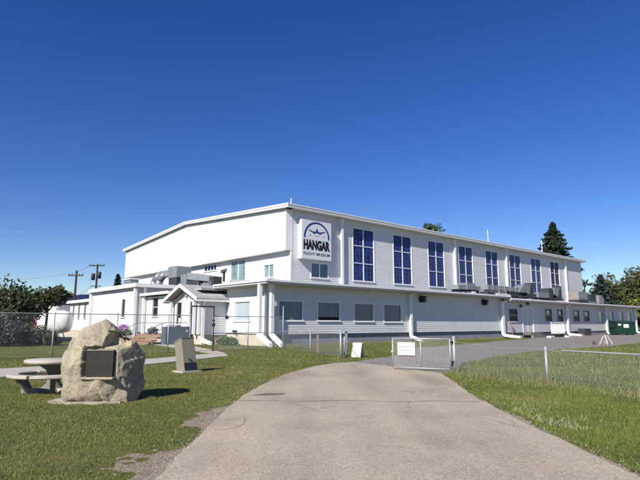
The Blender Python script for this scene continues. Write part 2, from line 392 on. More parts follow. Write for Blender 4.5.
def scatter(y0, y1, dens):
    hw = lambda y: .8 * y + 1.2
    A = (hw(y0) + hw(y1)) * (y1 - y0); n = int(A * dens)
    y = y0 + (y1 - y0) * rng.random(n); x = (rng.random(n) * 2 - 1) * hw(y1)
    k = np.abs(x) < hw(y); x, y = x[k], y[k]
    bad = inpoly(x, y, DR) | inpoly(x, y, RD) | inpoly(x, y, PATH1) | inpoly(x, y, PATH2)
    bad |= rng.random(len(x)) < smooth(.22, .60, bareness(x, y)) * .985
    bad |= (np.abs(x + 4.66) < .86) & (np.abs(y - 11.35) < .56)
    k = ~bad
    x, y = x[k], y[k]
    keep = rng.random(len(x)) < np.clip(.12 + 1.25 * vnoise(x, y, .9, 1) * (.5 + vnoise(x, y, 4., 2)), 0, 1)
    return x[keep], y[keep]
chunks = {0: [], 1: [], 2: []}
for y0, y1, dens, w in ((3.6, 8, 4600, .0055), (8, 13, 2600, .0075), (13, 20, 900, .012), (20, 34, 190, .022), (34, 48, 40, .04)):
    x, y = scatter(y0, y1, dens)
    hh = (.012 + .036 * rng.random(len(x))) * (.6 + .8 * vnoise(x, y, .6, 3))
    hh = np.where(x > 3.3, hh * 1.25, hh)
    dry = vnoise(x, y, .45, 4) * .7 + vnoise(x, y, 2.5, 5) * .5 + rng.random(len(x)) * .35
    dry = np.where(x > 3.3, dry - .14, dry + .02 + .16 * np.exp(-((x + 4.3) ** 2 / 1.4 + (y - 9.2) ** 2 / .5)))
    d = dry > .94; lim = 1.5 + 6 * (rng.random(len(x)) - .5) * (y > 14)
    for k, sel in ((0, ~d & (x < lim)), (1, d), (2, ~d & (x >= lim))):
        chunks[k].append(blades(x[sel], y[sel], hh[sel], w * (.6 + .8 * rng.random(sel.sum()))))
def tufts(cx, cy, rx, ry, n, h):
    a = rng.random(n) * 2 * np.pi; r = 1 + .16 * np.abs(rng.normal(0, 1, n))
    chunks[0].append(blades(cx + rx * r * np.cos(a), cy + ry * r * np.sin(a), h * (.4 + .9 * rng.random(n)), .007 * np.ones(n), .5))
tufts(-4.66, 11.34, .98, .60, 1500, .075); tufts(-4.45, 17.7, .42, .48, 500, .07)
for a, b in ((-6.42, 12.85),): tufts(a, b, .5, .5, 300, .06); tufts(a, b, .85, .85, 250, .06)
for u in (-24.3, -21.3, -18.3, -15.25, -12.2, -9.35, -8, -6.55, -4.05, -1.3):
    q = W(u, -3.35); tufts(q.x, q.y, .10, .10, 70, .16)
for x, y in ((-.13, 29.9), (1.0, 25.2), (4.56, 17.96), (6.07, 14.66), (1.85, 25.8), (-.8, 29.0)): tufts(x, y, .11, .11, 90, .17)
k = 5200; uu = rng.random(k) * 33 - 1; dd = -.02 - .35 * np.abs(rng.normal(0, 1, k))      # unmown fringe along the foundation
k2 = uu < 31
chunks[0].append(blades(ORG.x + AX.x * uu + BX.x * dd, ORG.y + AX.y * uu + BX.y * dd, (.08 + .25 * rng.random(k) ** 2) * (.3 + vnoise(uu, dd, .8, 77)), .02 * np.ones(k), .4))
M['blade'] = leafmat('grass_blade', [(.105, .112, .024), (.152, .158, .038), (.19, .182, .052), (.235, .21, .085)], .6)
M['dryblade'] = leafmat('dry_grass_blade', [(.15, .155, .045), (.20, .19, .068), (.26, .23, .10)], .7)
tag(fast_mesh('lawn_grass', np.concatenate(chunks[0]), 3, M['blade']), 'short green mown grass of the lawns beside the drive', 'grass', kind='stuff')
M['lushblade'] = leafmat('lush_grass_blade', [(.07, .112, .018), (.115, .165, .027), (.15, .185, .036), (.20, .21, .06)], .6)
tag(fast_mesh('lush_grass', np.concatenate(chunks[2]), 3, M['lushblade']), 'lusher green grass on the right of the drive', 'grass', kind='stuff')
tag(fast_mesh('dry_grass', np.concatenate(chunks[1]), 3, M['dryblade']), 'yellowed dry blades mixed through the lawns', 'grass', kind='stuff')

# tall dry weeds along the low fence and pale seed heads by the drive edge
GP = Vector((4.56, 17.96)); FE = Vector((9.0, 8.7))
n = 7000
t = rng.random(n); off = rng.normal(0, .38, n) + .18
dv = np.array(FE - GP); nv = np.array([-dv[1], dv[0]]); nv = nv / np.hypot(*nv)
x = GP[0] + dv[0] * t + nv[0] * -off; y = GP[1] + dv[1] * t + nv[1] * -off
hgt = (.06 + .36 * rng.random(n) ** 2.5) * (.15 + 1.3 * vnoise(x, y, 1.3, 9) ** 1.5)
wv = blades(x, y, hgt, .009 + .006 * rng.random(n), .35)
n = 16000                                             # rough meadow beyond the fence
x2 = 5 + 26 * rng.random(n); y2 = 11 + 25 * rng.random(n)
side = (x2 - GP[0]) * dv[1] - (y2 - GP[1]) * dv[0]
k = (side < 0) & ~inpoly(x2, y2, RD) & (np.abs(x2) < .9 * y2 + 2); x2, y2 = x2[k], y2[k]
wv2 = blades(x2, y2, (.06 + .2 * rng.random(len(x2)) ** 2) * (.4 + vnoise(x2, y2, .7, 12)), .02 * np.ones(len(x2)), .5)
M['weed'] = leafmat('weed_stalk', [(.07, .095, .025), (.12, .135, .045), (.21, .19, .095), (.29, .25, .14)], .7)
tag(fast_mesh('tall_weeds', np.concatenate([wv, wv2]), 3, M['weed']), 'tall dry weeds and rough grass along the low chain link fence', 'weeds', kind='stuff')
n = 1500
t = rng.random(n)
x = 3.6 + .42 * np.abs(rng.normal(0, 1, n)); y = 5.0 + 5.8 * t
k = (vnoise(x, y, 2.3, 21) + .35 * vnoise(x, y, 8, 22) > .72); x, y = x[k], y[k]
M['seed'] = leafmat('pale_seed_head', [(.20, .20, .09), (.34, .32, .19), (.5, .47, .33)], .8)
tag(fast_mesh('seed_heads', blades(x, y, .03 + .07 * rng.random(len(x)), .011 * np.ones(len(x)), .9), 3, M['seed']), 'pale seeding grass tufts along the right edge of the drive', 'grass', kind='stuff')

n = 2600
ys = 3.6 + 12 * rng.random(n) ** 1.4; lf = rng.random(n) < .62
xs = np.where(lf, -1.72 - rng.normal(.05, .16, n), 3.4 + rng.normal(0.0, .10, n) + np.interp(ys, [10, 12, 16], [0, .05, .4]))
nr = 500; xs[:nr] = -1.6 + 5 * rng.random(nr)
rr_ = .004 + .011 * rng.random(n) ** 3
oc = np.array([[1, 0, 0], [0, 1, 0], [-1, 0, 0], [0, -1, 0], [0, 0, 1]], float)
tri = [(0, 1, 4), (1, 2, 4), (2, 3, 4), (3, 0, 4)]
vv = oc[None] * rr_[:, None, None] * (.6 + .8 * rng.random((n, 5, 1))); vv += np.stack([xs, ys, np.full(n, .010)], 1)[:, None]
M['stone'] = leafmat('loose_stone', [(.16, .13, .11), (.3, .26, .22), (.45, .4, .34)], .9)
tag(fast_mesh('loose_gravel', np.concatenate([vv[:, list(t)] for t in tri], 1).reshape(-1, 3), 3, M['stone']), 'loose gravel gathered along both edges of the drive', 'gravel', kind='stuff')
# broad leaved weeds and clover in the lawn
n = 9000
y = 3.8 + 11 * rng.random(n) ** 1.2; x = (rng.random(n) * 2 - 1) * .66 * y
k = (vnoise(x, y, 1.1, 61) * .6 + vnoise(x, y, 4, 62) * .5 > .66) & ~inpoly(x, y, DR) & ~inpoly(x, y, PATH1) & ~((np.abs(x + 4.66) < .86) & (np.abs(y - 11.35) < .56)) & (bareness(x, y) < .5)
x, y = x[k], y[k]; n = len(x); a = rng.random(n) * 6.28; r_ = .012 + .022 * rng.random(n); z = .012 + .03 * rng.random(n)
ca, sa = np.cos(a) * r_, np.sin(a) * r_
V = np.stack([np.stack([x - ca, y - sa, z], 1), np.stack([x + sa * .5, y - ca * .5, z + .004], 1), np.stack([x + ca, y + sa, z + r_ * .5], 1), np.stack([x - sa * .5, y + ca * .5, z + .006], 1)], 1).reshape(-1, 3)
M['clover'] = leafmat('clover_leaf', [(.04, .075, .02), (.07, .115, .03), (.11, .15, .045)], .55)
tag(fast_mesh('clover', V, 4, M['clover']), 'patches of broad leaved clover in the lawns', 'clover', kind='stuff')

# ------------------------------------------------------------------ siding walls with openings
def siding(m, p0, du, nrm, L, z0, z1, openings=(), course=.18, lap=.017, top=None):
    """lapped boards; p0 = foot of the wall, du along it, nrm outward; top(u) clips a sloping eave"""
    p0, du, nrm = Vector(p0), Vector(du), Vector(nrm)
    zs = [z0 + course * i for i in range(int((z1 - z0) / course) + 1)]
    if z1 - zs[-1] > .02: zs.append(z1)
    cuts = sorted(set([round(z, 4) for z in zs] + [round(o[k], 4) for o in openings for k in (2, 3) if z0 < o[k] < z1]))
    def pt(u, z, d): return p0 + du * u + nrm * d + Vector((0, 0, z))
    for za, zb in zip(cuts[:-1], cuts[1:]):
        if zb - za < .002: continue
        i = int((za - z0 + 1e-4) / course); cb = z0 + course * i; ct = cb + course
        zm = (za + zb) / 2
        spans = [(0, L)]
        if top:
            us = [u for u in np.linspace(0, L, 400) if top(u) > zm]
            if not us: continue
            spans = [(us[0], us[-1])]
        for o in openings:
            if o[2] < zm < o[3]:
                ns = []
                for a, b in spans:
                    if o[1] <= a or o[0] >= b: ns.append((a, b)); continue
                    if o[0] > a: ns.append((a, o[0]))
                    if o[1] < b: ns.append((o[1], b))
                spans = ns
        da, db = lap * (ct - za) / course, lap * (ct - zb) / course
        for a, b in spans:
            # random butt joints give separate boards
            js = [a]; x = a + random.uniform(1.5, 5)
            while x < b - .8: js.append(x); x += random.uniform(3.2, 4.9)
            js.append(b)
            for c, d in zip(js[:-1], js[1:]):
                vs = [pt(c, za, da), pt(d, za, da), pt(d, zb, db), pt(c, zb, db)]
                fs = [(0, 1, 2, 3)]
                if abs(za - cb) < .003: vs += [pt(c, za, 0), pt(d, za, 0)]; fs.append((4, 5, 1, 0))
                m.add(vs, fs)
    return m

BLD = thing('hangar_building', 'long white clapboard museum hangar with tall navy windows and a low annex wrapped round it', 'building', ORG, ROT)
def window(face, a, b, z0, z1, pane_mat, name='window', frame=.07, style='plain', fmat='trim', plane=0.0, label=None):
    """face 'v' (wall at v=plane, looking to -v) or 'u' (wall at u=plane, looking to -u)"""
    def bx(m, s0, s1, d0, d1, q0, q1):
        if face == 'v': m.box(s0, s1, plane + d0, plane + d1, q0, q1)
        else: m.box(plane + d0, plane + d1, s0, s1, q0, q1)
    m = MB(); bx(m, a + .01, b - .01, .07, .09, z0 + .01, z1 - .01)
    w = m.build(name, pane_mat, BLD)
    if label: w['label'] = label
    f = MB(); t = frame
    bx(f, a - t, a + .025, -.045, .12, z0 - t, z1 + t); bx(f, b - .025, b + t, -.045, .12, z0 - t, z1 + t)
    bx(f, a + .025, b - .025, -.042, .12, z1 - .025, z1 + t); bx(f, a + .025, b - .025, -.042, .12, z0 - t, z0 + .025)
    f.build('frame', M[fmat], w)
    sm = MB(); bx(sm, a - t - .04, b + t + .04, -.1, -.046, z0 - t - .03, z0 - t + .03); sm.build('sill', M[fmat], w)
    if style == 'tall':
        mu = MB(); c = (a + b) / 2; hh = (z1 - z0) / 3
        bx(mu, c - .06, c + .06, .0, .066, z0 + .026, z1 - .026)
        for i in (1, 2):
            z = z0 + hh * i
            bx(mu, a + .026, c - .062, .002, .064, z - .045, z + .045); bx(mu, c + .062, b - .026, .002, .064, z - .045, z + .045)
        mu.build('mullion', M['mullion'], w)
        mt = MB(); hw = (b - a) / 2
        for s in (a, c):
            for k in (1, 2): bx(mt, s + hw * k / 3 - .016, s + hw * k / 3 + .016, .045, .062, z0 + .03, z1 - .03)
        for i in range(3):
            for k in (1, 2, 3):
                z = z0 + hh * i + hh * k / 4
                bx(mt, a + .03, c - .064, .040, .058, z - .016, z + .016); bx(mt, c + .064, b - .03, .040, .058, z - .016, z + .016)
        mt.build('muntin', M['muntin'], w)
    elif style == 'two':
        mu = MB(); c = a + (b - a) * .5; bx(mu, c - .045, c + .045, .0, .066, z0 + .026, z1 - .026); mu.build('mullion', M[fmat], w)
    elif style == 'hung':
        mu = MB(); c = (z0 + z1) / 2; bx(mu, a + .026, b - .026, .0, .066, c - .035, c + .035); mu.build('mullion', M[fmat], w)
    elif style == 'grid':
        mu = MB()
        for k in (1, 2, 3):
            c = a + (b - a) * k / 4; bx(mu, c - .03, c + .03, .0, .066, z0 + .026, z1 - .026)
        mu.build('mullion', M[fmat], w)
    return w

# --- upper hangar volume: front wall v=4, gable wall u=4.6 (projecting) above u=5.05
UP, UG, UL, UE, VB = 4.0, 4.5, 5.05, 65.2, 40.2
tall = [(12.66 + 5.92 * i, 15.6 + 5.92 * i, 5.72, 10.82) for i in range(8)]
small = (7.36, 9.4, 5.7, 7.0)
w = siding(MB(), (UL, UP, 0), (1, 0, 0), (0, -1, 0), UE - UL, 4.4, 11.62, [(a - UL, b - UL, c, d) for a, b, c, d in tall + [small]]); w.build('wall', M['white'], BLD)
RIDGE_V, RZ, E0, E1 = 22.3, 12.75, 11.62, 11.55
def roofz(v): return E0 + (RZ - E0) * (v - UP) / (RIDGE_V - UP) if v < RIDGE_V else RZ + (E1 - RZ) * (v - RIDGE_V) / (VB - RIDGE_V)
w = siding(MB(), (UG, UP, 0), (0, 1, 0), (-1, 0, 0), VB - UP, 7.92, RZ, course=.18, lap=.013, top=lambda u: roofz(UP + u) + .1)
w.build('gable_wall', M['white'], BLD)
for q in ((UG - .03, UL + .12, UP - .03, UP + .1, 7.9, 11.5), (UL - .03, UL + .1, UP - .028, UP + .1, 4.6, 7.89), (UG - .02, UG + .1, VB - .1, VB + .03, 7.9, 11.4)): MB().box(*q).build('corner_board', M['trim'], BLD)
sf = MB(); sf.box(UG - .02, UL + .1, UP + .1, VB, 7.86, 7.915); sf.build('soffit', M['soffit'], BLD)
lw = [(6.43, 7.9, 5.75, 6.92), (11.0, 13.65, 5.68, 7.76), (14.65, 15.25, 5.8, 6.95), (16.45, 19.05, 7.17, 7.76)]
w = siding(MB(), (UL, UP + .1, 0), (0, 1, 0), (-1, 0, 0), VB - UP - .1, 4.4, 7.86, [(a - UP - .1, b - UP - .1, c, d) for a, b, c, d in lw]); w.build('wall', M['white'], BLD)
bk = MB(); bk.quad((UL, VB, 4), (UE, VB, 4), (UE, VB, 11.5), (UL, VB, 11.5))
bk.add([(UE, UP, 0), (UE, VB, 0), (UE, VB, 11.5), (UE, RIDGE_V, RZ), (UE, UP, 11.6)], [(0, 1, 2, 3, 4)])
bk.build('rear_wall', M['grey_siding'], BLD)
rf = MB(); th = .22
for (va, vb, za, zb) in ((UP - .65, RIDGE_V, roofz(UP) - .02, RZ), (RIDGE_V, VB + .42, RZ, E1 - .02)):
    rf.hexa([(UG - .28, va, za), (UE + .35, va, za), (UE + .35, vb, zb), (UG - .28, vb, zb)], [(UG - .28, va, za + th), (UE + .35, va, za + th), (UE + .35, vb, zb + th), (UG - .28, vb, zb + th)])
ro = rf.build('roof', M['roof'], BLD)
fa = MB()
fa.box(UG - .3, UE + .36, UP - .70, UP - .6551, E0 - .14, E0 + .20)                         # eave fascia
for va, vb, za, zb in ((UP - .70, RIDGE_V, E0 - .07, RZ), (RIDGE_V, VB + .45, RZ, E1 - .02)):
    for ua in (UG - .34, UE + .36):
        fa.hexa([(ua, va, za - .06), (ua + .055, va, za - .06), (ua + .055, vb, zb - .06), (ua, vb, zb - .06)], [(ua, va, za + .27), (ua + .055, va, za + .27), (ua + .055, vb, zb + .27), (ua, vb, zb + .27)])
fa.build('fascia', M['fascia'], ro)
cap = MB()                                                                                 # bright metal drip edge
cap.box(UG - .36, UE + .38, UP - .73, UP - .701, E0 + .13, E0 + .23)
cap.hexa([(UG - .375, UP - .72, E0 + .12), (UG - .345, UP - .72, E0 + .12), (UG - .345, RIDGE_V, RZ + .17), (UG - .375, RIDGE_V, RZ + .17)], [(UG - .375, UP - .72, E0 + .25), (UG - .345, UP - .72, E0 + .25), (UG - .345, RIDGE_V, RZ + .3), (UG - .375, RIDGE_V, RZ + .3)])
cap.hexa([(UG - .375, RIDGE_V, RZ + .17), (UG - .345, RIDGE_V, RZ + .17), (UG - .345, VB + .46, E1 + .15), (UG - .375, VB + .46, E1 + .15)], [(UG - .375, RIDGE_V, RZ + .3), (UG - .345, RIDGE_V, RZ + .3), (UG - .345, VB + .46, E1 + .28), (UG - .375, VB + .46, E1 + .28)])
cap.build('drip_edge', M['trim'], ro)
es = MB(); es.box(UL, UE, UP - .65, UP, E0 - .10, E0 - .07); es.build('soffit', M['soffit'], BLD)
for i, (a, b, c, d) in enumerate(tall):
    window('v', a, b, c, d, M['dark_glass'] if i == 7 else M['navy_glass'], style='tall', plane=UP, label='tall blackened window, farthest along the hangar' if i == 7 else None)
window('v', *small, M['teal_blind'], style='two', plane=UP)
window('u', *lw[0], M['curtain'], style='two', plane=UL, fmat='trim'); window('u', *lw[1], M['curtain'], style='two', plane=UL)
window('u', *lw[2], M['dark_glass'], plane=UL); window('u', *lw[3], M['navy_glass'], style='grid', plane=UL)
hd = MB(); hd.hexa([(UL - .4, 14.35, 7.02), (UL - .02, 14.35, 7.16), (UL - .02, 15.55, 7.16), (UL - .4, 15.55, 7.02)], [(UL - .4, 14.35, 7.06), (UL - .02, 14.35, 7.22), (UL - .02, 15.55, 7.22), (UL - .4, 15.55, 7.06)])
hd.build('window_hood', M['trim'], BLD)
for u in (11.05, 29.43, 41.2, 59.05):
    m = MB(); m.box(u - .13, u + .13, UP - .28, UP - .02, 4.75, E0 - .1); m.box(u - .17, u + .17, UP - .32, UP - .02, E0 - .35, E0 - .13)
    m.box(u - .18, u + .18, UP - .45, UP - .03, 4.95, 5.12); m.build('downspout', M['trim'], BLD)

# --- annex (lean-to) along the long front and round the corner
STEP = 32.6
aw = [(.82, 3.1, 1.87, 3.3), (4.64, 7.02, 1.87, 3.3), (8.72, 11.05, 1.84, 3.3), (12.42, 14.78, 1.8, 3.3)]
w = siding(MB(), (0, 0, 0), (1, 0, 0), (0, -1, 0), STEP, .85, 4.47, aw); w.build('annex_wall', M['white'], BLD)
bw = [(34.05, 36.05, 1.9, 3.35), (43.0, 44.95, 1.95, 3.5), (46.4, 48.2, 1.95, 3.5), (51.3, 53.35, 1.95, 3.5), (54.75, 56.8, 1.95, 3.5), (60.0, 61.8, 1.95, 3.5), (64.0, 65.95, 1.95, 3.5), (68.0, 70.1, 1.95, 3.5), (71.5, 73.7, 1.95, 3.5)]
door = (37.2, 39.8, .6, 3.5)
w = siding(MB(), (STEP, 0, 0), (1, 0, 0), (0, -1, 0), 76.4 - STEP, .62, 4.22, [(a - STEP, b - STEP, c, d) for a, b, c, d in bw + [door]], course=.24, lap=.007)
w.build('annex_wall', M['grey_siding'], BLD)
lfw = (2.5, 4.7, 1.87, 3.33)
w = siding(MB(), (0, 0, 0), (0, 1, 0), (-1, 0, 0), 5.95, .88, 4.47, [lfw]); w.build('annex_wall', M['white'], BLD)
cb = MB(); cb.box(-.03, .1, -.03, .1, .86, 4.5); cb.build('corner_board', M['trim'], BLD)
fd = MB(); fd.box(.12, STEP, .14, .4, -.1, .9); fd.box(STEP, 76.3, .12, .4, -.1, .66); fd.build('foundation', M['foundation'], BLD)
fd = MB(); fd.box(.10, .4, .12, 6.0, -.1, .9); fd.build('foundation', M['foundation_tan'], BLD)
ar = MB()
ar.hexa([(-1.02, -1.02, 4.5), (STEP, -1.02, 4.5), (STEP, UP - .02, 4.8), (-1.02, UP - .02, 4.8)], [(-1.02, -1.02, 4.70), (STEP, -1.02, 4.70), (STEP, UP - .02, 5.0), (-1.02, UP - .02, 5.0)])
ar.hexa([(STEP, -1.02, 4.24), (77.0, -1.02, 4.24), (77.0, UP - .02, 4.7), (STEP, UP - .02, 4.7)], [(STEP, -1.02, 4.44), (77.0, -1.02, 4.44), (77.0, UP - .02, 4.9), (STEP, UP - .02, 4.9)])
ar.hexa([(-1.02, UP, 4.5), (UL - .02, UP, 4.5), (UL - .02, 6.2, 4.5), (-1.02, 6.2, 4.5)], [(-1.02, UP, 4.70), (UL - .02, UP, 5.0), (UL - .02, 6.2, 5.0), (-1.02, 6.2, 4.70)])
ar.box(-2.2, UL - .02, 6.2, 17.0, 4.28, 4.45)
ar.box(65.2, 77, UP, 16, 4.5, 4.7)
aro = ar.build('annex_roof', M['roof'], BLD)
af = MB(); af.box(-1.06, STEP + .1, -1.08, -1.03, 4.46, 4.72); af.box(-1.08, -1.03, -1.02, 6.3, 4.46, 4.72)
af.box(STEP + .1, 77.05, -1.08, -1.03, 4.2, 4.46); af.box(77.0, 77.05, -1.02, 16, 4.2, 4.46)
af.box(STEP - .05, STEP + .095, -1.1, -.3, 4.2, 4.71)
af.build('fascia', M['fascia'], aro)
gt = MB(); gt.box(-1.16, STEP + .08, -1.17, -1.085, 4.6, 4.74); gt.box(-1.18, -1.085, -1.08, 6.2, 4.6, 4.74); gt.box(STEP + .12, 77.1, -1.17, -1.085, 4.34, 4.48)
gt.build('gutter', M['trim'], aro)
so = MB(); so.box(-1.02, STEP, -1.02, -.02, 4.47, 4.495); so.box(-1.02, -.02, 0, 6.2, 4.47, 4.495); so.box(STEP + .1, 77, -1.02, -.02, 4.21, 4.235); so.build('soffit', M['soffit'], BLD)
ew = MB(); ew.quad((76.4, 0, 0), (76.4, 16, 0), (76.4, 16, 4.5), (76.4, 0, 4.5)); ew.build('end_wall', M['grey_siding'], BLD)
window('v', *aw[0], M['teal_blind']); 
wd = window('v', *aw[1], M['teal_blind'])
lo = MB(); lo.box(aw[1][0] + .05, aw[1][1] - .05, .05, .066, 1.9, 2.15); lo.build('open_strip', M['dark_glass'], wd)
window('v', *aw[2], M['slat_blind']); window('v', *aw[3], M['slat_blind'])
window('u', *lfw, M['pale_blind'])
for i, q in enumerate(bw):
    window('v', *q, M['curtain'] if i == 5 else (M['teal_blind'] if i > 5 else M['dark_glass']), style='hung', fmat='mullion' if i > 5 else 'fascia')
# pale rectangles painting white reflections onto the dark sashes
for (a, b, c, d) in bw[1:5]:
    m = MB(); m.box(a + .55, b - .5, .052, .066, c + .85 + random.uniform(-.1, .1), d - .2); m.build('pale_reflection', M['pale_blind'], BLD)
# door with transom
m = MB(); m.box(door[0] + .05, door[1] - .05, .05, .09, door[2], door[3] - .05); dr = m.build('door', M['grey_siding'], BLD)
m = MB(); a, b, c, d = door
m.box(a - .1, a + .05, -.05, .12, c, d + .1); m.box(b - .05, b + .1, -.05, .12, c, d + .1); m.box(a + .05, b - .05, -.05, .12, d - .04, d + .1)
m.box((a + b) / 2 - .03, (a + b) / 2 + .03, .03, .1, c, d - .05); m.build('door_frame', M['trim'], dr)
m = MB(); m.tube((38.7, -.02, 1.6), (38.7, .05, 1.6), .05); m.build('handle', M['dark_metal'], dr)
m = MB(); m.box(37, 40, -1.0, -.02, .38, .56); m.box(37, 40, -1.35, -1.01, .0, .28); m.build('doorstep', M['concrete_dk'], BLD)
# downspouts of the annex
def downspout(u, ztop, zk=.45, out=1.3, along=.5, wd=.14):
    m = MB(); m.box(u - wd, u + wd, -.30, -.04, zk, ztop)
    m.hexa([(u - wd, -.3, zk - .3), (u + wd, -.3, zk - .3), (u + wd, -.04, zk - .02), (u - wd, -.04, zk - .02)], [(u - wd, -.31, zk), (u + wd, -.31, zk), (u + wd, -.03, zk + .02), (u - wd, -.03, zk + .02)])
    m.hexa([(u - wd, -.3, zk - .3), (u + wd, -.3, zk - .3), (u + wd + along, -out, .02), (u - wd + along, -out, .02)], [(u - wd, -.3, zk), (u + wd, -.3, zk), (u + wd + along, -out, .24), (u - wd + along, -out, .24)])
    m.box(u - wd - .04, u + wd + .04, -.6, -.03, ztop - .18, ztop - .02)
    return m.build('downspout', M['trim'], BLD)
for u in (15.95, ): downspout(u, 4.46, .55, 1.0, .5, .13)
for u in (32.35,): downspout(u, 4.2, .5, 1.6, 1.1, .24)
for u in (49.1, 62.6, 75.2): downspout(u, 4.2, .4, 1.5, .9, .2)
for (u, v, uo, vo) in ((-.95, -.1, -.95, -1.5), (-.12, -.42, -.42, -2.1)):
    m = MB(); m.box(u - .13, u + .13, v - .13, v + .13, .95, 4.46)
    m.hexa([(u - .13, v - .13, .62), (u + .13, v - .13, .62), (u + .13, v + .13, .82), (u - .13, v + .13, .82)], [(u - .13, v - .13, .95), (u + .13, v - .13, .95), (u + .13, v + .13, .95), (u - .13, v + .13, .95)])
    m.hexa([(u - .15, v - .13, .62), (u + .15, v - .13, .62), (uo + .15, vo, .02), (uo - .15, vo, .02)], [(u - .15, v - .13, .93), (u + .15, v - .13, .93), (uo + .15, vo, .3), (uo - .15, vo, .3)])
    m.build('downspout', M['trim'], BLD)
MB().tube((-.16, .35, .6), (-.16, .35, 4.46), .05).build('conduit', M['galv'], BLD); MB().tube((-.14, 1.0, .7), (-.14, 1.0, 4.46), .035).build('conduit', M['galv'], BLD)
m = MB(); m.box(.34, .6, -.2, -.02, .7, 2.9); m.build('conduit_box', M['fascia'], BLD)
# round wall lamps
for u in (17.75, 28.7):
    m = MB(); m.tube((u - .05, -.03, 3.95), (u - .05, -.24, 3.95), .34, .30, 20); m.tube((u + .05, -.24, 3.98), (u + .1, -.48, 3.9), .26, .33, 20)
    l = m.build('wall_lamp', M['dark_metal'], BLD)
    m = MB(); m.lathe([(0, .0), (.12, .02), (.17, .1), (.12, .2), (0, .24)], 14, (u + .22, -.56, 3.88)); m.build('lamp_dome', M['white_gloss'], l, True)
for u, z in ((36.75, 3.75), (38.5, 4.05)):
    m = MB(); m.tube((u, -.03, z), (u, -.22, z - .02), .14, .2, 14); m.build('wall_lamp', M['dark_metal'], BLD)

# --- porch wing, connector, block, far wing on the left
def wall_u(u, v0, v1, z0, z1, ops=(), mat='white', name='wing_wall'):
    return siding(MB(), (u, v0, 0), (0, 1, 0), (-1, 0, 0), v1 - v0, z0, z1, [(a - v0, b - v0, c, d) for a, b, c, d in ops]).build(name, M[mat], BLD)
def wall_v(v, u0, u1, z0, z1, mat='white', name='wing_wall'):
    return siding(MB(), (u0, v, 0), (1, 0, 0), (0, -1, 0), u1 - u0, z0, z1).build(name, M[mat], BLD)
cw = (14.1, 15.25, 2.3, 3.95); d1 = (9.4, 10.3, .8, 3.42); d2 = (7.1, 7.95, .8, 3.42)
PU = -2.2
wall_v(5.95, PU, 0, .75, 4.0)
wall_u(PU, 5.95, 10.9, .8, 3.62, [d1, d2]); wall_u(PU + .03, 10.9, 17.0, .8, 4.1, [cw])
pg = MB(); pg.add([(PU, 5.95, 3.6), (PU, 8.45, 4.62), (PU, 10.95, 3.6)], [(0, 1, 2)]); pg.add([(PU - .03, 5.95, 3.56), (PU - .03, 10.95, 3.56), (PU - .03, 10.95, 3.64), (PU - .03, 5.95, 3.64)], [(0, 1, 2, 3)])
porch = pg.build('porch', M['white'], BLD)
m = MB()
for s in (-1, 1):
    v0, v1, z0, z1 = 8.45, 8.45 + s * 2.95, 4.72, 3.52
    m.hexa([(-2.95, v0, z0), (1.5, v0, z0), (1.5, v1, z1), (-2.95, v1, z1)], [(-2.95, v0, z0 + .1), (1.5, v0, z0 + .1), (1.5, v1, z1 + .1), (-2.95, v1, z1 + .1)])
pr = m.build('porch_roof', M['roof'], porch)
m = MB()
for s in (-1, 1):
    v0, v1, z0, z1 = 8.45, 8.45 + s * 3.0, 4.70, 3.48
    m.hexa([(-3.02, v0, z0 - .12), (-2.955, v0, z0 - .12), (-2.955, v1, z1 - .12), (-3.02, v1, z1 - .12)], [(-3.02, v0, z0 + .16), (-2.955, v0, z0 + .16), (-2.955, v1, z1 + .16), (-3.02, v1, z1 + .16)])
    m.box(-2.95, 1.4, min(v1, v1 - s * .06), max(v1, v1 - s * .06), z1 - .14, z1 + .02)
m.build('verge_board', M['trim'], porch)
for v in (5.85, 6.75, 10.75):
    m = MB(); m.box(-2.62, -2.42, v - .1, v + .1, .8, 3.5); m.build('porch_post', M['trim'], porch)
for a, b, c, d in (d1, d2):
    m = MB(); m.box(PU + .05, PU + .1, a, b, c, d); dd = m.build('porch_door', M['dark_glass'], porch)
    m = MB(); m.box(PU - .04, PU + .12, a - .09, a + .04, c, d + .09); m.box(PU - .04, PU + .12, b - .04, b + .09, c, d + .09); m.box(PU - .04, PU + .12, a + .04, b - .04, d - .04, d + .09)
    m.box(PU + .0, PU + .048, a + .04, b - .04, 1.5, 1.62); m.build('door_frame', M['fascia'], dd)
m = MB(); m.box(PU + .02, PU + .045, 9.65, 10.0, 1.65, 2.1); m.build('door_notice', M['white_gloss'], porch)
m = MB(); m.lathe([(0, 0), (.1, .03), (.1, .2), (0, .26)], 12, (PU - .12, 8.5, 3.75)); m.build('porch_lamp', M['galv'], porch, True)
# downspout on the porch side wall
m = MB(); m.box(-2.35, -2.1, 5.68, 5.9, .55, 3.2); m.hexa([(-2.35, 5.65, .25), (-2.1, 5.65, .25), (-2.1, 5.9, .5), (-2.35, 5.9, .5)], [(-2.35, 5.65, .55), (-2.1, 5.65, .55), (-2.1, 5.9, .55), (-2.35, 5.9, .55)])
m.hexa([(-2.36, 5.7, .2), (-2.1, 5.7, .2), (-1.9, 4.7, .02), (-2.16, 4.7, .02)], [(-2.36, 5.7, .5), (-2.1, 5.7, .5), (-1.9, 4.7, .22), (-2.16, 4.7, .22)])
m.hexa([(-2.35, 5.68, 3.2), (-2.1, 5.68, 3.2), (-2.1, 5.9, 3.2), (-2.35, 5.9, 3.2)], [(-2.05, 5.5, 3.55), (-1.8, 5.5, 3.55), (-1.8, 5.72, 3.55), (-2.05, 5.72, 3.55)]); m.build('downspout', M['trim'], BLD)
m = MB(); m.box(PU + .1, .1, 6.05, 6.25, -.1, .78); m.box(PU + .12, PU + .3, 6.2, 17, -.1, .84); m.build('foundation', M['foundation_tan'], BLD)
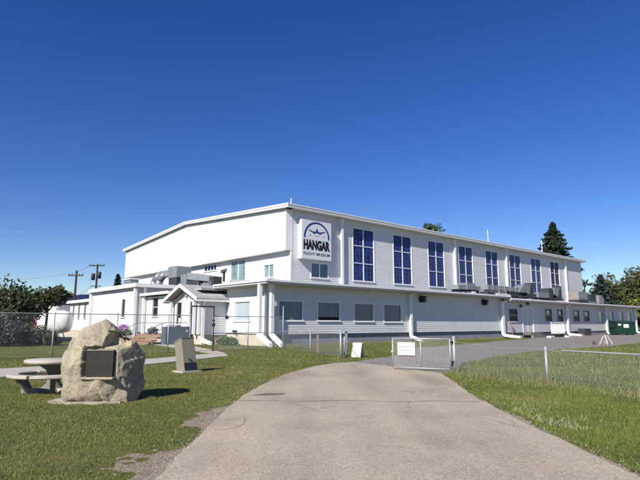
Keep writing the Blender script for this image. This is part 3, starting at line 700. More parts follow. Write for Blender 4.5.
window('u', *cw, M['dark_glass'], plane=PU + .03, style='hung', fmat='fascia')
m = MB(); m.box(-2.75, -2.18, 11.2, 17.0, 4.2, 4.42); m.box(-2.75, UL, 10.95, 11.2, 4.2, 4.4); m.build('connector_eave', M['trim'], aro)
BV0, BV1, BU = 17.0, 29.4, -3.0
bwin = (19.8, 20.6, 2.28, 4.0)
wall_u(BU, BV0, BV1, .85, 5.05, [bwin]); wall_v(BV0, BU, UL, .85, 5.05, 'grey_siding')
m = MB(); m.box(BU - .4, 1.3, BV0 - .55, BV1 + .2, 5.06, 5.2); br = m.build('block_roof', M['roof'], BLD)
m = MB(); m.box(BU - .46, BU - .405, BV0 - .6, BV1 + .25, 5.02, 5.38); m.box(BU - .4, 1.35, BV0 - .61, BV0 - .555, 5.02, 5.36); m.build('fascia', M['trim'], br)
m = MB(); m.box(BU - .4, BU - .02, BV0, BV1, 5.0, 5.055); m.box(BU, 1.3, BV0 - .55, BV0 - .02, 5.0, 5.055); m.build('soffit', M['soffit'], br)
for q in ((BU - .3, BU - .04, BV0 - .1, BV0 + .16, .4, 5.0), (BU + .5, BU + .75, BV0 - .3, BV0 - .04, .4, 5.0), (BU - .3, BU - .04, BV1 - .1, BV1 + .3, .4, 5.2)): MB().box(*q).build('downspout', M['trim'], BLD)
m = MB(); m.box(BU + .1, BU + .4, BV0 + .1, 42, -.1, .86); m.build('foundation', M['foundation_tan'], BLD)
window('u', *bwin, M['dark_glass'], plane=BU, fmat='fascia')
FU = -2.0; fwins = [(31.4, 32.0, 2.3, 4.0), (34.7, 35.3, 2.3, 4.0), (37.0, 37.6, 2.3, 4.0), (39.2, 39.8, 2.3, 4.0)]
wall_u(FU, BV1, 41.0, .85, 4.2, fwins)
for q in fwins: window('u', *q, M['dark_glass'], plane=FU, fmat='fascia')
m = MB(); m.box(FU - .4, UL, BV1 + .25, 41.3, 4.22, 4.4); fr = m.build('wing_roof', M['roof'], BLD)
m = MB(); m.box(FU - .45, FU - .405, BV1 + .26, 41.35, 4.18, 4.52); m.build('fascia', M['trim'], fr)
m = MB(); m.box(.4, UL - .05, 6.0, 41, 0, 4.2); m.build('wing_core', M['foundation'], BLD)

# --- deck, steps and blue-grey side panel in front of the porch (part of the porch)
m = MB(); m.box(-4.4, PU - .03, 7.55, 13.2, .62, .78); dk = m.build('porch_deck', M['wood'], porch)
m = MB()
for i in range(4): m.box(-4.4 - .34 * (i + 1), -4.4 - .34 * i - .004, 8.3, 13.6, max(.0, .56 - .2 * i - .12), .6 - .2 * i if i < 3 else .06)
m.build('step', M['wood'], dk)
m = MB(); m.box(-4.45, -2.3, 7.44, 7.52, .03, 1.4); m.box(-4.5, -4.42, 7.4, 8.1, .03, 1.38); sp = m.build('side_panel', M['slate_panel'], dk)
m = MB(); m.box(-2.75, -2.6, 7.425, 7.438, .98, 1.12); m.build('notice', M['white_gloss'], sp)
m = MB(); m.box(-4.3, -3.5, 7.55, 7.7, 1.42, 1.5)
for (a, b) in (((-4.4, 8.2), (-5.7, 8.2)), ((-4.4, 13.2), (-5.7, 13.2))):
    m.tube((a[0], a[1], .7), (a[0], a[1], 1.7), .03); m.tube((b[0], b[1], .0), (b[0], b[1], 1.0), .03); m.tube((a[0], a[1], 1.7), (b[0], b[1], 1.0), .03); m.tube((a[0], a[1], 1.25), (b[0], b[1], .55), .025)
m.tube((-4.4, 13.2, 1.7), (-2.3, 13.2, 1.7), .03); m.tube((-4.4, 8.2, 1.7), (-2.3, 8.2, 1.72), .03); m.build('handrail', M['galv'], dk)

# ------------------------------------------------------------------ sign on the hangar
SG = thing('museum_sign', 'thick square sign panel reading HANGAR FLIGHT MUSEUM under a blue arch, on the upper wall', 'sign', W(5.78, 3.4, 7.22), ROT)
m = MB(); m.box(0, 3.5, 0, .58, 0, 3.48); m.build('panel', M['panel'], SG, bevel=.02)
def text_obj(txt, name, mat, parent, x, z, width, height, depth=.012, y=-.006, bold=0.0):
    cu = bpy.data.curves.new('lettering', 'FONT'); cu.body = txt; cu.extrude = depth / 2; cu.offset = bold; cu.resolution_u = 4
    t = bpy.data.objects.new('lettering', cu); col.objects.link(t)
    dg = bpy.context.evaluated_depsgraph_get(); me = bpy.data.meshes.new_from_object(t.evaluated_get(dg))
    col.objects.unlink(t); bpy.data.objects.remove(t)
    co = np.zeros(len(me.vertices) * 3); me.vertices.foreach_get('co', co); co = co.reshape(-1, 3)
    mn, mx = co.min(0), co.max(0)
    out = np.stack([x + (co[:, 0] - mn[0]) / (mx[0] - mn[0]) * width, y + co[:, 2] * -1, z + (co[:, 1] - mn[1]) / (mx[1] - mn[1]) * height], 1)
    me.vertices.foreach_set('co', out.ravel()); me.materials.clear(); me.materials.append(mat); me.update()
    o = bpy.data.objects.new(name, me); col.objects.link(o); o.parent = parent; return o
text_obj('HANGAR', 'lettering', M['black_text'], SG, .2, .82, 3.1, .92, bold=.06)
text_obj('FLIGHT MUSEUM', 'lettering', M['black_text'], SG, .22, .36, 3.06, .25, bold=.002)
m = MB(); c, r0, r1 = (1.74, 1.98), 1.34, 1.5
arc = [(c[0] + r1 * math.cos(R(a)), c[1] + r1 * math.sin(R(a)) * .93) for a in range(-4, 185, 4)]; arc2 = [(c[0] + r0 * math.cos(R(a)), c[1] + r0 * math.sin(R(a)) * .93) for a in range(-4, 185, 4)]
for i in range(len(arc) - 1):
    m.prism([arc[i], arc[i + 1], arc2[i + 1], arc2[i]], -.014, -.002, 'y')
m.build('arch_emblem', M['navy'], SG)
m = MB(); cx, cz = 1.74, 2.52
fus = [(cx + .13 * math.cos(R(a)), cz + .02 + .17 * math.sin(R(a))) for a in range(0, 360, 20)]; m.prism(fus, -.018, -.002, 'y')
for s in (-1, 1):
    wing = [(cx + s * .12, cz - .03), (cx + s * .45, cz - .02), (cx + s * .82, cz + .07), (cx + s * 1.05, cz + .09), (cx + s * .72, cz - .06), (cx + s * .5, cz - .13), (cx + s * .3, cz - .2), (cx + s * .1, cz - .11)]
    m.prism(wing, -.015, -.002, 'y'); m.prism([(cx + s * .36 - .05, cz - .02), (cx + s * .36 + .05, cz - .02), (cx + s * .36 + .05, cz - .24), (cx + s * .36 - .05, cz - .24)], -.016, -.002, 'y')
    m.prism([(cx + s * .15 - .045, cz - .36), (cx + s * .15 + .045, cz - .36), (cx + s * .15 + .03, cz - .44), (cx + s * .15 - .03, cz - .44)], -.015, -.002, 'y')
m.prism([(cx - .02, cz + .18), (cx + .02, cz + .18), (cx + .02, cz + .34), (cx - .02, cz + .34)], -.015, -.002, 'y')
m.build('aeroplane_emblem', M['navy'], SG)
m = MB()
for x in (.95, 2.5):
    m.prism([(x - .07, 2.14), (x + .07, 2.2), (x + .05, 2.1), (x - .03, 2.07)], -.015, -.002, 'y')
m.build('wing_mark', M['greytext'], SG)

# ------------------------------------------------------------------ roof plant
def lbox(m, cu, cv, u0, u1, v0, v1, z0, z1): m.box(u0 - cu, u1 - cu, v0 - cv, v1 - cv, z0, z1)
def unit(label, u, v, z, build, name='ventilation_unit', cat='ventilation unit', group=None):
    o = thing(name, label, cat, W(u, v, z), ROT, group); build(o); return o
def b_cooler(o):
    m = MB(); m.box(-2.2, 2.2, -.6, .6, .45, .95); m.build('casing', M['unit_teal'], o, bevel=.03)
    m = MB(); m.box(-.6, .95, -.68, .5, .5, 1.22); m.build('cabinet', M['unit_grey'], o, bevel=.03)
    for x in (-1.8, -.6, .9, 1.9): MB().box(x - .09, x + .09, -.5, .5, 0, .45).build('foot', M['unit_dark'], o)
    m = MB(); m.tube((-1.2, -.3, .2), (1.9, -.3, .18), .08); m.box(.4, 1.1, -.65, -.2, .02, .3); m.build('pipework', M['trim'], o)
unit('low grey air cooler with a taller middle cabinet, left of the long roof duct', 27.8, 1.6, 4.86, b_cooler)
def b_duct(o):
    m = MB(); m.box(-3.3, 4.1, -.5, .5, .75, 1.3); dct = m.build('duct', M['unit_teal'], o, bevel=.03)
    for x in (-2.2, -.9, .4, 1.7, 3.0): MB().box(x - .03, x + .03, -.54, .54, .72, 1.34).build('flange', M['galv'], dct)
    MB().box(1.5, 4.3, -.45, .6, .1, .75).build('fan_box', M['unit_dark'], o); MB().box(-3.4, -2.2, -.55, .55, .0, .55).build('fan_box', M['unit_dark'], o)
    m = MB(); m.hexa([(3.5, -.7, .7), (4.9, -.7, .7), (4.9, .5, .7), (3.5, .5, .7)], [(4.1, -.3, 1.5), (4.9, -.7, 1.75), (4.9, .5, 1.75), (4.1, .2, 1.5)]); m.build('cowl', M['unit_grey'], o)
    m = MB()
    for x in (-2.6, -.8, 1.0): m.box(x - .06, x + .06, -.4, .4, 0, .75)
    m.tube((-1.9, -.7, .25), (1.2, -.7, .22), .09); m.build('foot', M['trim'], o)
unit('long duct', 35.0, 1.6, 4.78, b_duct)['label'] = 'long grey green duct on legs ending in a dark fan box and cowl'
def b_hood(o):
    m = MB(); m.hexa([(-.9, -.6, 0), (1.0, -.6, 0), (1.0, .6, 0), (-.9, .6, 0)], [(.55, -.5, 1.9), (1.0, -.6, 2.0), (1.0, .6, 2.0), (.55, .5, 1.9)]); m.build('hood', M['unit_dark'], o)
    m = MB(); m.hexa([(-1.3, -.66, .75), (-.2, -.66, .4), (-.1, .2, .4), (-1.3, .2, .75)], [(-1.25, -.66, 1.65), (.35, -.66, 1.75), (.35, .2, 1.75), (-1.25, .2, 1.65)]); m.build('intake_scoop', M['unit_grey'], o)
    m = MB(); m.box(-2.6, 1.3, -.7, .7, -.0, .22); m.build('base_frame', M['unit_dark'], o)
unit('dark slanted exhaust hood with a pale scoop, nearer of the two hoods', 41.4, 1.6, 4.85, b_hood, 'exhaust_hood', 'roof vent')
unit('dark slanted exhaust hood with a pale scoop, below the black window', 50.0, 1.8, 4.85, b_hood, 'exhaust_hood', 'roof vent')
def b_box(o):
    m = MB(); m.box(-1.8, 1.2, -.6, .6, .2, .85); m.build('casing', M['unit_grey'], o, bevel=.03); m = MB(); m.box(1.25, 2.4, -.6, .6, .1, 1.55); m.build('fan_box', M['unit_dark'], o)
    m = MB(); m.box(-1.6, 1, -.5, .5, 0, .2); m.build('foot', M['unit_dark'], o)
unit('low pale air handler with a dark fan box, between the two exhaust hoods', 46.0, 1.8, 4.85, b_box)
def b_pink(o):
    m = MB(); m.box(-1.6, 1.6, -.7, .7, .3, 1.5); c = m.build('casing', M['unit_pink'], o, bevel=.03)
    m = MB()
    for k in range(5): m.box(-1.5 + .62 * k, -1.05 + .62 * k, -.72, -.705, .45, 1.35)
    m.build('louvre', M['unit_grey'], c)
    m = MB(); m.box(-1.7, 1.7, -.8, .8, .0, .3); m.build('base_frame', M['unit_dark'], o)
unit('faded pinkish condenser at the far end of the hangar wall', 58.4, 2.0, 4.85, b_pink, 'condenser', 'air conditioner')
def b_dark(o):
    m = MB(); m.box(-1.3, 1.3, -.7, .7, .2, 1.3); m.build('casing', M['unit_dark'], o, bevel=.03); m = MB(); m.tube((-1, 0, 1.3), (-1, 0, 2.6), .12); m.tube((-1.3, 0, 2.6), (-.5, 0, 2.6), .16); m.build('flue', M['unit_dark'], o)
    m = MB(); m.box(-1.3, 1.3, -.7, .7, 0, .2); m.build('base_frame', M['unit_grey'], o)
unit('dark condenser with a thin flue, just past the hangar corner', 61.9, 2.0, 4.8, b_dark, 'condenser', 'air conditioner')
unit('small grey brown vent box farthest along the annex roof', 65.6, 2.0, 4.8, lambda o: (MB().box(-1, 1, -.6, .6, 0, .9).build('casing', M['unit_pink'], o, bevel=.04), MB().box(-.6, .7, -.5, .5, .9, 1.3).build('cap', M['unit_grey'], o)), 'ventilation_unit')
# left roof plant
def b_big(o):
    m = MB(); m.box(-.8, .8, -1.0, 1.0, .95, 2.1); csg = m.build('casing', M['unit_grey'], o, bevel=.04)
    for y in (-.35, .35): MB().box(-.83, .83, y - .02, y + .02, .93, 2.13).build('seam', M['galv'], csg)
    MB().box(-.82, -.79, -.9, -.45, 1.15, 1.9).build('access_hatch', M['unit_teal'], csg)
    m = MB(); m.box(-.7, .7, -.9, .9, 0, .95); m.build('fan_box', M['unit_dark'], o)
    m = MB(); m.hexa([(-.3, 1.01, 1.3), (.7, 1.01, 1.3), (.7, 4.2, 1.35), (-.3, 4.2, 1.35)], [(-.3, 1.01, 2.0), (.7, 1.01, 2.0), (.7, 4.2, 1.9), (-.3, 4.2, 1.9)]); m.build('duct', M['unit_teal'], o)
unit('large grey air handler behind the porch roof', 1.6, 17.9, 5.22, b_big)
def b_duct2(o):
    m = MB(); m.box(-.6, .6, -.6, .6, 0, 1.9); m.build('riser', M['unit_grey'], o, bevel=.04)
    m = MB(); m.hexa([(-.55, -4.9, .9), (.55, -4.9, .9), (.55, -.62, 1.35), (-.55, -.62, 1.35)], [(-.55, -4.9, 1.4), (.55, -4.9, 1.4), (.55, -.62, 2.0), (-.55, -.62, 2.0)]); m.build('duct', M['unit_teal'], o, bevel=.03)
    m = MB(); m.box(-.5, .6, -2.9, -.9, .1, 1.2); m.build('fan_box', M['unit_dark'], o)
    m = MB(); m.box(-.4, .5, -4.8, -3.2, .1, .85); m.build('plenum', M['unit_grey'], o)
    m = MB(); m.box(-.5, .3, -5.7, -4.95, .35, 1.3); m.build('outlet', M['unit_dark'], o)
    m = MB()
    for y in (-5.4, -4.2, -3.0): m.tube((-.62, y, 0), (-.62, y, .9), .03)
    m.tube((-.62, -5.6, .5), (-.62, -2.5, .5), .025); m.build('handrail', M['galv'], o)
unit('grey duct run dropping behind the porch gable beside the large air handler', 1.4, 15.4, 4.47, b_duct2, 'roof_duct', 'duct')
def b_elbow(o):
    m = MB()
    for y in (0, 1.25):
        m.tube((0, y, 0), (0, y - .2, .9), .38, .38, 14); m.tube((0, y - .2, .9), (.3, y - .9, 1.6), .38, .34, 14)
        m.tube((.3, y - .9, 1.6), (1.6, y - 1.6, 1.75), .34, .34, 14)
    m.build('elbow_pipe', M['unit_grey'], o, True)
    m = MB(); m.box(-.6, .6, -2.1, 2.0, -.1, .12); m.build('base_frame', M['unit_dark'], o)
unit('pair of bent grey vent pipes on the flat block roof', 1.2, 21.8, 5.3, b_elbow, 'vent_pipes', 'vent')
unit('small grey vent stack at the far edge of the block roof', 1.6, 30.4, 4.5, lambda o: (MB().box(-.5, .5, -1.0, 1.0, 0, 2.3).build('casing', M['unit_grey'], o, bevel=.04), MB().box(-.6, .6, -1.1, 1.1, 2.3, 2.42).build('cap', M['trim'], o)), 'vent_stack', 'vent')
for u, v, h, lab, dots in ((6.6, 6.0, 1.2, 'thin white pole standing on the roof by the front corner', False), (40.6, 6.0, 2.3, 'pale antenna pole standing midway along the roof edge', True), (56.2, 6.0, 2.6, 'short white roof pipe in front of the spruce', False)):
    o = thing('roof_pole', lab, 'pole', W(u, v, roofz(v) + .2), ROT)
    MB().tube((0, 0, 0), (0, 0, h), .055, .045, 10).build('pole', M['trim'], o)
    MB().box(-.25, .25, -.2, .2, 0, .2).build('foot', M['unit_dark'], o)
    if dots: MB().tube((-.4, 0, h * .8), (.3, 0, h * .8), .03).build('crossbar', M['trim'], o)

# ------------------------------------------------------------------ chain link fences
def fabric(parent, p, q, z0, z1, pitch=.078, r=.0019, name='chain_mesh'):
    """woven diagonals as thin three sided wires, in the parent's local x (along) / z"""
    L = q - p; H = z1 - z0; V = []
    def wire(xa, za, xb, zb, y):
        d = np.array([xb - xa, 0, zb - za]); l = np.hypot(d[0], d[2]); 
        if l < .02: return
        d /= l; a = np.array([-d[2], 0, d[0]]) * r; b = np.array([0, 1, 0]) * r
        c = [a, -.5 * a + .87 * b, -.5 * a - .87 * b]
        A = np.array([xa, y, za]); B = np.array([xb, y, zb])
        for i in range(3):
            j = (i + 1) % 3; V.extend([A + c[i], A + c[j], B + c[j], B + c[i]])
    s = -H
    while s < L:
        for sg in (0, 1):
            xa, za, xb, zb = s, z0, s + H, z1
            if xa < 0: za += -xa; xa = 0
            if xb > L: zb -= xb - L; xb = L
            if zb > za:
                if sg: wire(p + L - xa, za, p + L - xb, zb, .004)
                else: wire(p + xa, za, p + xb, zb, -.004)
        s += pitch
    return fast_mesh(name, np.array(V), 4, M['wire'], parent)
def post(m_parent, x, h, r=.035, mat='galv', cap=True):
    m = MB(); m.tube((x, 0, -.1), (x, 0, h), r, n=10)
    if cap: m.lathe([(r + .008, 0), (r + .008, .03), (r * .6, .07), (0, .085)], 10, (x, 0, h - .02))
    return m.build('post', M[mat], m_parent, True)
FV = -3.35
# tall fence in two runs either side of the walk-through portal
f1 = thing('chain_link_fence', 'tall chain link fence running left from the walk-through portal past the bushes', 'fence', W(-8.0, FV), ROT + math.pi)
for x in (0, 1.35, 4.2, 7.25, 10.3, 13.3, 16.3): post(f1, x, 2.12)
MB().tube((0, 0, 2.1), (16.3, 0, 2.1), .022).build('top_rail', M['galv'], f1)
fabric(f1, 0, 16.3, .04, 2.1, .075)
f2 = thing('chain_link_fence', 'tall chain link fence between the walk-through portal and the building corner', 'fence', W(-6.55, FV), ROT)
for x in (2.5, 5.25): post(f2, x, 2.12 if x < 5 else 2.7)
m = MB(); m.tube((0, 0, 2.06), (5.25, 0, 2.06), .022); m.build('top_rail', M['galv'], f2)
m = MB(); m.tube((0, 0, 1.06), (5.25, 0, 1.06), .022); m.build('middle_rail', M['galv'], f2)
fabric(f2, 0, 5.25, .04, 2.05, .075)
pt = thing('gate_portal', 'dark pipe frame arching over the gap in the tall fence', 'gate', W(-8.0, FV), ROT)
MB().tube((0, -.08, 0), (0, -.08, 2.64), .04).build('post', M['dark_metal'], pt); MB().tube((1.45, -.08, 0), (1.45, -.08, 1.0), .045).tube((1.45, -.08, 1.0), (1.45, -.08, 2.64), .04).build('post', M['dark_metal'], pt)
MB().tube((-.04, -.08, 2.62), (1.49, -.08, 2.62), .04).build('crossbar', M['dark_metal'], pt)
MB().box(1.38, 1.52, -.16, 0, 1.45, 1.65).box(1.4, 1.5, -.15, 0, 1.75, 1.85).build('latch', M['dark_metal'], pt)
m = MB(); m.lathe([(0, -.14), (.14, 0), (0, .14)], 14, (2.35, -.09, 2.0)); m.build('lamp', M['dark_metal'], pt)

def line_thing(name, label, p, q, cat='fence'):
    p, q = Vector(p).to_3d(), Vector(q).to_3d(); d = q - p
    return thing(name, label, cat, p, math.atan2(d.y, d.x)), d.length
lp = W(-1.3, FV).to_2d(); lq = Vector((1.0, 25.25))
f3, L3 = line_thing('chain_link_fence', 'low chain link fence from the tall end post down to the open gate leaf', lp, lq)
for k, t_ in enumerate((.0, .55)): 
    if k: post(f3, L3 * t_, 1.22, .03)
post(f3, L3 - .02, 1.28, .05)
m = MB(); prev = (0, 0, 1.12)
for k in range(1, 13):
    t_ = k / 12; z = 1.14 + .05 * math.sin(t_ * 9) * (1 - t_); m.tube(prev, (L3 * t_, 0, z), .02); prev = (L3 * t_, 0, z)
m.build('top_rail', M['galv'], f3); fabric(f3, 0, L3, .04, 1.12, .075)
stk = thing('wooden_stake', 'brown wooden stake standing behind the low fence', 'stake', (-.13, 29.9, 0), .2)
MB().box(-.05, .05, -.035, .035, -.1, 1.0).build('stake', M['stake'], stk, bevel=.008); MB().box(-.052, .052, -.037, .037, .9, .99).build('painted_top', M['greytext'], stk)
# open leaf seen nearly edge on
def gate_leaf(o, L, h, z0=.08, mids=(.5,), mesh=True):
    m = MB(); m.tube((0, 0, z0), (0, 0, h), .028); m.tube((L, 0, z0), (L, 0, h), .028); m.tube((0, 0, h), (L, 0, h), .028); m.tube((0, 0, z0), (L, 0, z0), .028)
    for t_ in mids: m.tube((L * t_, 0, z0), (L * t_, 0, h), .024)
    m.build('gate_frame', M['galv'], o, True)
    if mesh: fabric(o, .02, L - .02, z0, h, .075)
    m = MB(); m.box(L - .06, L + .05, -.05, .05, h * .55, h * .62); m.build('latch', M['galv'], o)
    m = MB(); m.tube((-.05, 0, h - .15), (-.05, 0, h - .05), .035); m.tube((-.05, 0, z0 + .1), (-.05, 0, z0 + .2), .035); m.build('hinge', M['dark_metal'], o)
og = thing('gate_leaf', 'open chain link gate leaf folded back, seen edge on by the white board', 'gate', (1.16, 25.15, 0), R(84)); gate_leaf(og, 2.3, 1.2)
gl = thing('gate_leaf', 'half closed chain link gate leaf carrying a white notice', 'gate', (4.44, 18.03, 0), math.atan2(.96, -1.84)); gate_leaf(gl, 2.06, 1.09)
ns = thing('notice_board', 'white notice with two faded lines of print hung on the gate', 'sign', (2.78, 18.85, .52), math.atan2(-.96, 1.84))
MB().box(0, .64, -.045, -.033, 0, .44).build('board', M['white_gloss'], ns)
m = MB(); x = .05
while x < .57:
    w_ = random.uniform(.012, .03); m.box(x, min(x + w_, .59), -.049, -.046, .27, .31); x += w_ + .014
m.build('print_line', M['greytext'], ns); m = MB(); x = .08
while x < .55:
    w_ = random.uniform(.012, .03); m.box(x, min(x + w_, .57), -.049, -.046, .15, .19); x += w_ + .014
m.build('print_line', M['redtext'], ns)
f4, L4 = line_thing('chain_link_fence', 'low chain link fence on the right beside the driveway lawn', GP, Vector((6.07, 14.66)) + (Vector((7.41, 12.4)) - Vector((6.07, 14.66))) * 3.0)
d01 = (Vector((6.07, 14.66)) - GP).length
post(f4, 0, 1.14, .05); post(f4, d01, .92, .034)
for k in (1, 2): post(f4, d01 + 3.3 * k, .92, .034)
MB().box(-.03, .03, -.14, -.05, .95, 1.02).box(-.03, .03, -.14, -.05, .3, .37).build('hinge', M['dark_metal'], f4)
m = MB(); m.tube((d01 + .5, 0, .89), (L4, 0, .87), .022); m.build('top_rail', M['galv'], f4)
m = MB(); m.path([(0, 0, 1.0), (d01 * .5, 0, .9), (d01, 0, .9), (d01 + .5, 0, .84)], .006); m.build('tension_wire', M['galv'], f4)
fabric(f4, 0, d01, .03, .9, .075, .0026); fabric(f4, d01, L4, .03, .88, .075, .0026)

# ------------------------------------------------------------------ A-frame board, barricade and other small things
ab = thing('sandwich_board', 'white A-frame board standing on the grass by the open gate leaf', 'sign', (1.85, 25.8, 0), R(-28))
def panel_lean(y0, y1, h, w_, t_=.03): return MB().hexa([(-w_, y0 - t_, 0.02), (w_, y0 - t_, 0.02), (w_, y0, .02), (-w_, y0, .02)], [(-w_, y1 - t_, h), (w_, y1 - t_, h), (w_, y1, h), (-w_, y1, h)])
panel_lean(-.24, -.02, .7, .24).build('front_panel', M['white_gloss'], ab, bevel=.006); panel_lean(.27, .05, .7, .24).build('back_panel', M['white_gloss'], ab, bevel=.006)
MB().tube((-.22, 0, .69), (.22, 0, .69), .016).build('hinge', M['dark_metal'], ab); MB().tube((-.24, -.2, .38), (.14, -.29, .03), .014).build('strap', M['dark_metal'], ab)
bc = thing('barricade', 'small faded white and pink sawhorse barricade on the gravel', 'barricade', (22.9, 42.2, 0), R(25))
for s in (-1, 1):
    for k in (-1, 1): m = MB(); m.hexa([(s * .3 - .03, k * .34 - .04, 0), (s * .3 + .03, k * .34 - .04, 0), (s * .3 + .03, k * .34 + .04, 0), (s * .3 - .03, k * .34 + .04, 0)], [(s * .12 - .03, k * .04 - .04, .72), (s * .12 + .03, k * .04 - .04, .72), (s * .12 + .03, k * .04 + .04, .72), (s * .12 - .03, k * .04 + .04, .72)]); m.build('leg', M['pale_pink'], bc); MB().box(-.32, .32, -.08, -.05, .22, .32).build('brace', M['pale_pink'], bc); MB().box(-.2, .2, -.05, .05, .66, .76).build('board', M['pale_pink'], bc)
st = thing('rubble_lump', 'small dark lump of rubble left of the barricade', 'rubble', (21.6, 41.5, 0)); 
m = MB(); m.lathe([(0.0, .3), (.1, .22), (.14, .1), (.15, 0)], 7); m.build('lump', M['bark'], st)
def block(label, p, s=(.5, .25, .22), mat='trim', name='concrete_block', rz=ROT):
    o = thing(name, label, 'block', p, rz); MB().box(-s[0], s[0], -s[1], s[1], 0, s[2]).build('block', M[mat], o, bevel=.02); MB().box(-s[0] * .5, s[0] * .5, -s[1] - .004, -s[1] + .01, .05, .1).build('slot', M['dark_metal'], o)
block('white painted block lying below the door', W(39.0, -2.4)); block('white painted block lying left of the dark railing platform', W(42.3, -3.0), (.45, .22, .2))
rp = thing('red_post', 'red painted standpipe at the wide downspout', 'post', W(33.95, -.35), ROT); MB().tube((0, 0, 0), (0, 0, 1.8), .07, .06, 10).build('pipe', M['redpaint'], rp); MB().box(-.09, .09, -.08, .08, 1.7, 1.82).build('cap', M['redpaint'], rp)
# timber ramp with pale railings at the second pair of windows
rmp = thing('side_ramp', 'timber landing with pale picket railing under the side windows', 'ramp', W(39.9, -1.4), ROT)
MB().box(1.4, 5.0, -.1, 1.2, .25, .42).build('platform', M['dark_metal'], rmp); MB().box(1.6, 4.9, 0, 1.1, .0, .25).build('skirt', M['unit_dark'], rmp)
m = MB()
for x in np.arange(1.4, 5.01, .3): m.box(x - .035, x + .035, -.13, -.06, .42, 1.72)
m.build('picket', M['trim'], rmp); MB().box(1.35, 5.05, -.15, -.055, 1.72, 1.82).box(1.35, 5.05, -.056, -.02, 1.0, 1.08).build('handrail', M['trim'], rmp)
acu = thing('condenser', 'dark condenser box standing on the ground right of a downspout', 'air conditioner', W(52.2, -1.0), ROT)
MB().box(-1.1, 1.1, -.45, .45, .15, .98).build('casing', M['unit_dark'], acu, bevel=.03); MB().box(-1.15, 1.15, -.5, .5, 0, .15).build('foot', M['concrete_dk'], acu); MB().lathe([(.36, 0), (.36, .06), (.08, .07)], 16, (0, 0, .98)).build('fan_guard', M['unit_grey'], acu)
dp = thing('dumpster', 'green steel dumpster with white stickers at the far end of the annex', 'dumpster', (44.5, 77.4, 0), R(6))
dp.scale = (.88, .9, .92)
m = MB(); m.hexa([(-1.65, -.9, .15), (1.65, -.9, .15), (1.65, .9, .15), (-1.65, .9, .15)], [(-1.65, -1.05, 2.0), (1.65, -1.05, 2.0), (1.65, .9, 2.2), (-1.65, .9, 2.2)]); bd = m.build('body', M['green_bin'], dp, bevel=.03)
m = MB()
for x in (-1.6, -.55, .55, 1.6): m.box(x - .06, x + .06, -1.12, -.96, .2, 1.95)
m.box(-1.75, 1.75, -1.14, -1.06, 1.86, 2.02); m.box(-1.95, -1.66, -.6, .4, 1.2, 1.45); m.box(1.66, 1.95, -.6, .4, 1.2, 1.45); m.build('rib', M['green_bin'], dp)
m = MB(); m.hexa([(-1.7, -1.1, 2.03), (-.02, -1.1, 2.03), (-.02, .95, 2.24), (-1.7, .95, 2.24)], [(-1.7, -1.1, 2.09), (-.02, -1.1, 2.09), (-.02, .95, 2.3), (-1.7, .95, 2.3)]); m.build('lid', M['green_lid'], dp)
m = MB(); m.hexa([(.02, -1.1, 2.03), (1.7, -1.1, 2.03), (1.7, .95, 2.24), (.02, .95, 2.24)], [(.02, -1.1, 2.09), (1.7, -1.1, 2.09), (1.7, .95, 2.3), (.02, .95, 2.3)]); m.build('lid', M['green_lid'], dp)
MB().box(-.42, .5, -1.06, -1.03, 1.15, 1.72).build('sticker', M['white_gloss'], dp); MB().box(-1.4, -.85, -1.075, -1.04, 1.5, 1.78).build('sticker', M['white_gloss'], dp)
for q in ((-1.5, -1.2, -.8, -.5), (1.2, 1.5, -.8, -.5), (-1.5, -1.2, .5, .8), (1.2, 1.5, .5, .8)): MB().box(*q, 0, .15).build('foot', M['unit_dark'], dp)
# pots and planters by the porch steps
M['flower'] = leafmat('purple_petals', [(.25, .06, .28), (.42, .16, .45), (.55, .3, .55)]); M['potleaf'] = leafmat('pot_leaves', [(.03, .07, .02), (.07, .13, .03)])
pl = thing('flower_planter', 'white planter box overflowing with purple flowers left of the porch steps', 'planter', W(-5.0, 14.2, 0), ROT)
MB().box(-.4, .4, -1.2, 1.5, .0, .62).build('planter_box', M['trim'], pl, bevel=.02)
def puff(name, mat, parent, c, rad, n, s):
    p = rng.normal(0, 1, (n, 3)); p /= np.linalg.norm(p, axis=1)[:, None]; p *= (rng.random(n) ** .4)[:, None] * np.array(rad); p += np.array(c)
    return fast_mesh(name, leafquads(p, s), 4, mat, parent)
def leafquads(p, s, flat=0.0):
    n = len(p); a = rng.normal(0, 1, (n, 3)); a /= np.linalg.norm(a, axis=1)[:, None]
    b = rng.normal(0, 1, (n, 3)); b -= a * (a * b).sum(1)[:, None]; b /= np.linalg.norm(b, axis=1)[:, None]
    s = s * (.6 + .8 * rng.random(n))[:, None]
    V = np.stack([p - a * s, p + b * s * .55, p + a * s, p - b * s * .55], 1)
    return V.reshape(-1, 3)
puff('flowers', M['flower'], pl, (0, .4, 1.25), (.4, 1.1, .38), 420, .07); puff('leaves', M['potleaf'], pl, (0, .1, .85), (.5, 1.4, .35), 500, .08)
pp = thing('plant_tub', 'round black plant tub at the top of the porch steps', 'planter', W(-4.1, 10.6, .78), ROT); MB().lathe([(0, 0), (.36, 0), (.46, .42), (.42, .44), (.38, .4), (0, .38)], 20).build('tub', M['dark_metal'], pp); puff('leaves', M['potleaf'], pp, (0, 0, .48), (.35, .35, .15), 120, .06)
gb = thing('storage_bench', 'low white bench box beside the flower planter', 'bench', W(-5.3, 16.6), ROT); MB().box(-.4, .4, -.9, .9, .25, .55).build('seat', M['trim'], gb, bevel=.02); MB().box(-.3, .3, -.8, -.6, 0, .25).build('leg', M['trim'], gb); MB().box(-.3, .3, .6, .8, 0, .25).build('leg', M['trim'], gb)
fs = thing('shrub', 'low green shrubs growing along the annex foundation beside the porch', 'shrub', W(-.9, 3.6), ROT)
